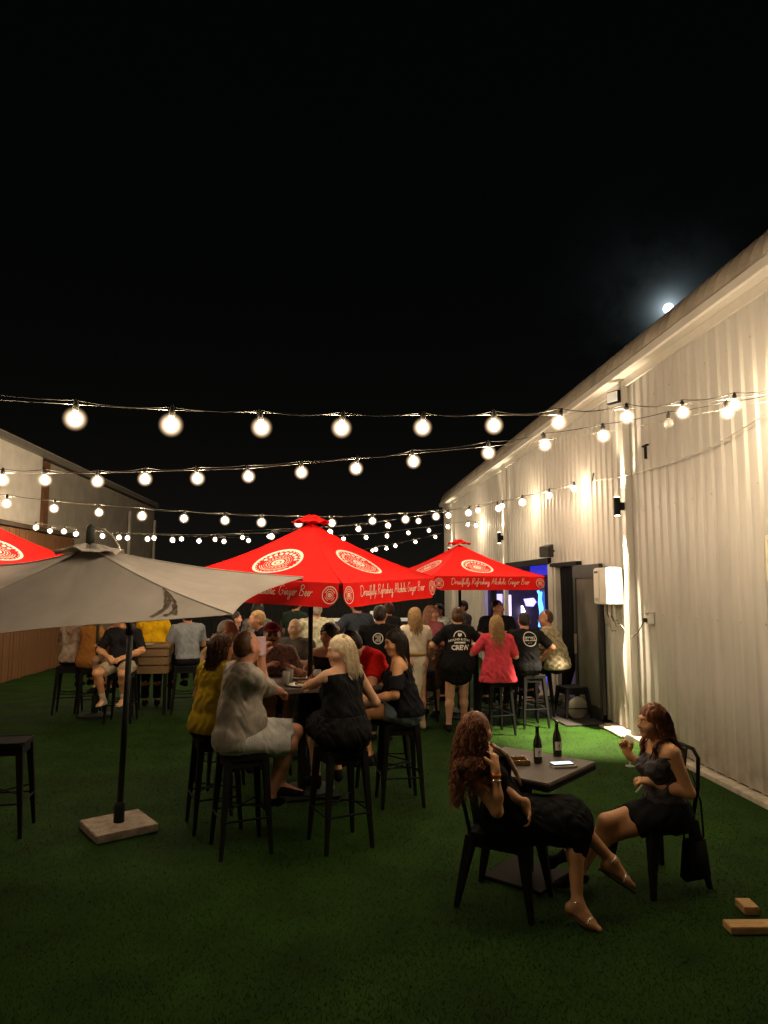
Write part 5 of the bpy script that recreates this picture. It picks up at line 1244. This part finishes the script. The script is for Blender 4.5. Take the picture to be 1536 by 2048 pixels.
p.top(cloth((.42, .28, .14)), .36, 'shirt'); p.bottoms(cloth(DARK), .48); p.hair(H_['grey'], 'buzz'); p.shoes(cloth(DARK)); p.eyes()

# ---- standing and seated people farther back
def standing(label, x, y, yaw, H=1.68, **k):
    sc = H/1.68; k.setdefault('foot', {1: dict(p=(.02, .10, -.83), pole=(1, .1, 0)), -1: dict(p=(-.02, -.10, -.83), pole=(1, -.1, 0))}); return Person(label, (x, y, .915*sc), yaw, H=H, **k)
CUP = {1: dict(p=(.30, .14, .26), pole=(-.5, .6, -.8), curl=.7), -1: dict(p=(.30, -.16, .24), pole=(-.5, -.6, -.8), curl=.7)}
p = standing('standing woman in cropped white tee, gold belt and white calf length trousers', 1.16, 9.78, 98, H=1.66, skin_=FAIR, hand=CUP)
p.top(cloth((.74, .64, .50)), .26, 'tee', hem=.10); p.bottoms(cloth((.76, .66, .52)), .72, 'trousers', ex=.012, label='white calf length trousers'); p.hair(H_['honey'], 'long', n=150, L=.30, seed=9, thick=.0065); p.shoes(cloth((.45, .35, .25)))
MB().lathe([(.155, -.022), (.165, 0), (.155, .022)], n=24).build('belt', mat('gold belt', (.40, .24, .06), .4), p.root, smooth=True).location = tuple(p.pos+p.u*.115-p.o)
p.root.children[-1].scale = (.78, 1, 1)
p.root.children[-1].rotation_euler = (0, 0, R(98))
p = standing('woman with rose blonde hair and mauve top standing right of the woman in white', 1.52, 10.75, 235, H=1.66, head=330, skin_=RUDDY, hand=CUP)
p.top(cloth((.30, .085, .10)), .5, 'top'); p.skirt(cloth((.09, .05, .035), vs=40, var=.6), .55, 'skirt'); p.hair(H_['straw'], 'long', n=150, L=.36, seed=10, thick=.007); p.shoes(cloth(DARK)); p.eyes()
p = standing('person in pale mint patterned shirt behind the woman in mauve', 1.86, 12.1, 215, H=1.66, sex='m', skin_=RUDDY, hand=CUP)
p.top(cloth((.62, .72, .62), vs=30, var=.5), .36, 'shirt'); p.bottoms(cloth(DARK), .95, 'trousers'); p.hair(H_['dark'], 'short'); p.shoes(cloth(DARK)); p.eyes()
p = standing('woman with bare legs standing in a long black shirt printed CREW', 1.72, 9.55, 93, H=1.67, skin_=FAIR, h=.009, w=1.16, hand={1: dict(p=(.22, .32, .12), pole=(-.6, .8, -.3)), -1: dict(p=(.30, -.30, .22), pole=(-.4, -.8, -.5))}, foot={1: dict(p=(.02, .135, -.83), pole=(1, .1, 0)), -1: dict(p=(.12, -.10, -.83), pole=(1, -.1, 0))})
p.top(cloth((.012, .012, .013)), .42, 'crew_shirt', hem=-.06, loose=.10, t=.018, fold=.005)
V, F, ob = p.last; last = p.last
p.skirt(cloth((.012, .012, .013)), .18, 'shirt_hem', t=.035); p.last = last
wh_ = mat('white print', (.78, .76, .68), .7, var=.05)
def text_polys(txt, size, bold=.0):
    cu = bpy.data.curves.new('t', 'FONT'); cu.body = txt; cu.align_x = 'CENTER'; cu.align_y = 'CENTER'; cu.size = size; cu.offset = bold; cu.resolution_u = 2
    o = bpy.data.objects.new('t', cu); COL.objects.link(o); dg = bpy.context.evaluated_depsgraph_get(); me = o.evaluated_get(dg).to_mesh()
    vs = [tuple(v.co) for v in me.vertices]; fs = [tuple(f_.vertices) for f_ in me.polygons]; o.evaluated_get(dg).to_mesh_clear(); bpy.data.objects.remove(o); bpy.data.curves.remove(cu); return vs, fs
def put_text(vs, fs, dx=0, dy=0, arch=0.0, slant=0):
    def fn(mb, Fm): b = len(mb.v); mb.v += [tuple(Fm(x+dx, y_+dy-arch*x*x)) for x, y_, z in vs]; mb.f += [tuple(i+b for i in f_) for f_ in fs]
    return fn
rt = nz(-p.cl)*1.0; up_ = p.tu; bc = p.neck-p.tu*.10-p.cf*.15        # seen from behind: reading direction is to the wearer's right
p.decal(put_text(*text_polys('CREW', .085, .004)), bc-p.tu*.175, rt, up_, 1, wh_, 'printed_word')
p.decal(put_text(*text_polys('HOUND & STAG', .040, .0015), 0, 0, 1.2), bc-p.tu*.065, rt, up_, 1, wh_, 'printed_name')
def crest(mb, Fm):
    ring(mb, Fm, .86, 1.0, 24, 0, 0, 0, 180)
    b = len(mb.v); pts = [(-.32, .25), (-.2, .75), (-.05, .5), (.0, .62), (.12, .5), (.28, .72), (.38, .3), (.18, .1), (-.12, .05)]
    mb.v += [tuple(Fm(x, y_)) for x, y_ in pts]; mb.f.append(tuple(range(b, b+len(pts))))
p.decal(crest, bc-p.tu*.035, rt, up_, .085, wh_, 'printed_crest')
def bar(mb, Fm):
    b = len(mb.v); mb.v += [tuple(Fm(x, y_)) for y_ in (-.5, .5) for x in np.linspace(-1, 1, 7)]; mb.f += [(b+i, b+i+1, b+8+i, b+7+i) for i in range(6)]
p.decal(lambda mb, Fm: bar(mb, lambda x, y_: Fm(x*.075, y_*.022)), bc-p.tu*.108, rt, up_, 1, wh_, 'printed_bar')
p.hair(H_['brown'], 'bun'); p.shoes(cloth(DARK))
p = standing('dark haired man in dark shirt facing the camera behind the pink top', 2.62, 11.05, 262, H=1.74, sex='m', skin_=RUDDY, head=300, hand=CUP)
p.top(cloth((.014, .014, .018)), .36); p.bottoms(cloth(DARK), .95, 'trousers'); p.hair(H_['dark'], 'short'); p.shoes(cloth(DARK)); p.eyes()
p = seated('long haired blonde woman in coral pink peplum top seen from behind', 2.21, 9.33, 88, H=1.64, lean=3, skin_=FAIR, h=.0095, hand={1: dict(p=(.30, .2, .26), pole=(-.4, .8, -.6)), -1: dict(p=(.30, -.16, .22))})
pk = cloth((.72, .07, .10), bump=.5)
p.top(pk, .46, 'top', hem=.08, loose=.04); P2 = [cone(p.pos+p.l*.07+p.u*.12, p.pos+p.l*.115-p.u*.12-p.f*.03, .095, .115, .06), cone(p.pos-p.l*.07+p.u*.12, p.pos-p.l*.115-p.u*.12-p.f*.03, .095, .115, .06)]
p.wear('peplum', P2+p.torso(False, high=False), pk, .022, [(p.pos-p.u*.13, -p.u)], .007)
p.bottoms(cloth((.014, .014, .016)), .95, 'trousers'); p.hair(H_['honey'], 'long', n=170, L=.34, seed=12, thick=.0065); p.shoes(cloth(DARK))
p = seated('seated man in black tee with a round white logo between his shoulders', 2.74, 9.82, 98, H=1.70, sex='m', lean=6, head=85, hp=-5, skin_=RUDDY, h=.0095, w=1.02, hand={1: dict(p=(.36, .2, .24)), -1: dict(p=(.2, -.34, .10), pole=(-.5, -.8, -.2))})
p.top(cloth((.012, .012, .013)), .40, 'tee', hem=-.05, loose=.06, t=.016, fold=.005); last = p.last
rt = -p.cl; bc = p.neck-p.tu*.12-p.cf*.15+p.cl*-.02
def logo(mb, Fm):
    ring(mb, Fm, .88, 1.0, 40); b = len(mb.v); mb.v += [tuple(Fm(x, y_)) for y_ in (-.26, .30) for x in np.linspace(-.92, .92, 9)]; mb.f += [(b+i, b+i+1, b+10+i, b+9+i) for i in range(8)]
p.decal(logo, bc, rt, p.tu, .105, wh_, 'round_logo')
vs, fs = text_polys('OAKLEY', .050, .002)
p.decal(put_text(vs, fs, 0, .002), bc-p.cf*.004, rt, p.tu, 1, cloth((.012, .012, .013)), 'logo_word').location = tuple(-p.cf*.003)
p.decal(lambda mb, Fm: [bar(mb, lambda x, y_, q=q: Fm(q+x*.010, y_*.006)) for q in (-.02, .012)], bc-p.tu*.055, rt, p.tu, 1, wh_, 'small_print')
p.bottoms(cloth(DARK), .95, 'trousers'); p.hair(H_['dark'], 'buzz'); p.shoes(cloth(DARK))
p = seated('man in beige leaf print shirt at the right end of the far group', 3.30, 10.25, 140, H=1.76, sex='m', lean=14, head=165, hp=-5, skin_=RUDDY, h=.0095, w=1.12, hand={1: dict(p=(.36, .16, .24)), -1: dict(p=(.34, -.18, .22))})
p.top(cloth((.58, .50, .34), vs=16, col2=(.24, .19, .12), bump=.5), .42, 'shirt', hem=-.08, loose=.08, fold=.010); p.bottoms(cloth(DARK), .95, 'trousers'); p.hair(H_['brown'], 'buzz'); p.shoes(cloth(DARK))
p = standing('person in black shirt with white emblem under the red valance', .62, 9.0, 75, H=1.72, sex='m', skin_=RUDDY, hand=CUP)
p.top(cloth((.012, .012, .013)), .36, 'shirt', loose=.05); p.decal(lambda mb, Fm: (ring(mb, Fm, .8, 1.0, 24, 0, 0), [bar(mb, lambda x, y_, q=q: Fm(q+x*.1, y_*1.1)) for q in (-.35, 0, .35)]), p.neck-p.tu*.15-p.cf*.15, -p.cl, p.tu, .07, wh_, 'printed_emblem')
p.bottoms(cloth(DARK), .95, 'trousers'); p.hair(H_['dark'], 'short'); p.shoes(cloth(DARK))
p = standing('man in dark blue grey shirt with bent bare arm behind the red shirt', .42, 11.2, 120, H=1.78, sex='m', skin_=RUDDY, hand={1: dict(p=(.2, .30, .25), pole=(-.5, .8, -.4)), -1: dict(p=(.3, -.2, .3))})
p.top(cloth((.045, .055, .075)), .36); p.bottoms(cloth(DARK), .95, 'trousers'); p.hair(H_['dark'], 'short'); p.shoes(cloth(DARK))
p = standing('person in cream floral shirt standing behind the curly haired woman', -.22, 10.4, 100, H=1.74, sex='m', skin_=RUDDY, hand=CUP, w=1.1)
p.top(cloth((.62, .58, .42), vs=22, col2=(.28, .27, .18)), .40, 'shirt', loose=.06); p.bottoms(cloth(DARK), .95, 'trousers'); p.hair(H_['grey'], 'short'); p.shoes(cloth(DARK))
p = standing('person in black bending forward behind the moustached man', -.72, 9.4, 200, H=1.70, lean=30, skin_=RUDDY, hand=CUP)
p.top(cloth(DARK), .36); p.bottoms(cloth(DARK), .95, 'trousers'); p.hair(H_['honey'], 'short'); p.shoes(cloth(DARK))
p = standing('bald man behind the moustached man, pale scalp catching the light', -.42, 8.35, 250, H=1.58, sex='m', skin_=(.60, .38, .24), hand=CUP, head=265)
p.top(cloth((.10, .09, .08)), .36); p.bottoms(cloth(DARK), .95, 'trousers'); p.shoes(cloth(DARK)); p.eyes()
p = standing('person in dark top with white panels far behind the mustard top', -1.15, 11.2, 80, H=1.70, skin_=RUDDY, hand=CUP)
p.top(cloth((.05, .05, .055), vs=10, col2=(.30, .28, .26)), .36); p.bottoms(cloth(DARK), .95, 'trousers'); p.hair(H_['dark'], 'long', n=90, L=.25, thick=.007); p.shoes(cloth(DARK))
p = standing('person in black standing alone in the dark at the rear, between the two groups', -1.75, 12.6, 110, H=1.70, skin_=RUDDY, hand=CUP)
p.top(cloth((.016, .016, .018)), .5); p.bottoms(cloth(DARK), .95, 'trousers'); p.hair(H_['dark'], 'short'); p.shoes(cloth(DARK))
for lab, x, y, yw, cc, hh in (('dark clad person standing behind the woman in white and the crew shirt', .98, 12.0, 120, (.03, .03, .035), 'brown'), ('person in dark green top far behind the umbrella pole', -.62, 12.2, 60, (.03, .045, .035), 'dark'),
        ('person in maroon top in the dark left of the black bent figure', -1.35, 9.9, 20, (.08, .02, .02), 'dark'), ('tall person in charcoal shirt at the far wall beside the opening', 2.45, 13.0, 200, (.04, .04, .04), 'dark')):
    p = standing(lab, x, y, yw, H=random.uniform(1.62, 1.8), skin_=RUDDY, hand=CUP); p.top(cloth(cc), .36); p.bottoms(cloth(DARK), .95, 'trousers'); p.hair(H_[hh], 'short'); p.shoes(cloth(DARK))
# rear left table
p = seated('man in pale grey tee seated at the rear, right side of the left group', -2.26, 11.4, 120, H=1.76, sex='m', skin_=RUDDY, h=.0105, hand=CUP)
p.top(cloth((.26, .28, .30)), .36, 'tee', hem=.0); p.bottoms(cloth(DARK), .95, 'trousers'); p.hair(H_['dark'], 'short'); p.shoes(cloth(DARK))
p = standing('person in bright yellow shirt under the edge of the grey umbrella', -2.93, 11.95, 95, H=1.66, sex='m', skin_=RUDDY, w=1.12, hand=CUP)
p.top(cloth((.85, .50, .01)), .40, 'shirt', hem=.0, loose=.06); p.bottoms(cloth(DARK), .95, 'trousers'); p.hair(H_['dark'], 'short'); p.shoes(cloth(DARK))
p = seated('seated person in black top, beige shorts and white shoes facing the camera', -3.02, 10.60, 262, H=1.70, sex='m', skin_=TAN, h=.0105, w=1.1, foot={1: dict(p=(.24, .14, -.46), pole=(1, .25, .3)), -1: dict(p=(.26, -.14, -.46), pole=(1, -.25, .3))}, hand={1: dict(p=(.20, .12, .12), pole=(-.2, .9, -.4)), -1: dict(p=(.20, -.12, .12), pole=(-.2, -.9, -.4))})
p.top(cloth((.014, .014, .016)), .42, 'top', hem=-.02, loose=.05); p.bottoms(cloth((.40, .33, .22)), .40, 'shorts', ex=.012); p.hair(H_['dark'], 'short'); p.shoes(cloth((.60, .57, .50)), cloth((.62, .56, .46)))
p = seated('person in peach pink top next to the black pole, at the rear left', -3.30, 11.35, 250, H=1.66, skin_=FAIR, h=.0105, hand=CUP)
p.top(cloth((.55, .22, .12)), .36, 'top'); p.bottoms(cloth((.30, .20, .12)), .5, 'shorts'); p.hair(H_['honey'], 'short'); p.shoes(cloth(DARK))
p = seated('person in orange brown jacket seated left of the black pole', -3.66, 11.2, 60, H=1.70, skin_=TAN, h=.0105, w=1.15, hand=CUP)
p.top(cloth((.38, .16, .035)), .9, 'jacket', hem=-.10, loose=.1); p.bottoms(cloth(DARK), .95, 'trousers'); p.hair(H_['dark'], 'short'); p.shoes(cloth(DARK))
p = seated('person in white and brown top at the far left of the rear group', -4.05, 11.5, 75, H=1.66, skin_=TAN, h=.0105, hand=CUP)
p.top(cloth((.55, .47, .38), vs=7, col2=(.20, .08, .04)), .5, 'top', hem=-.05); p.bottoms(cloth(DARK), .95, 'trousers'); p.hair(H_['dark'], 'short'); p.shoes(cloth(DARK))
bpy.context.view_layer.update()
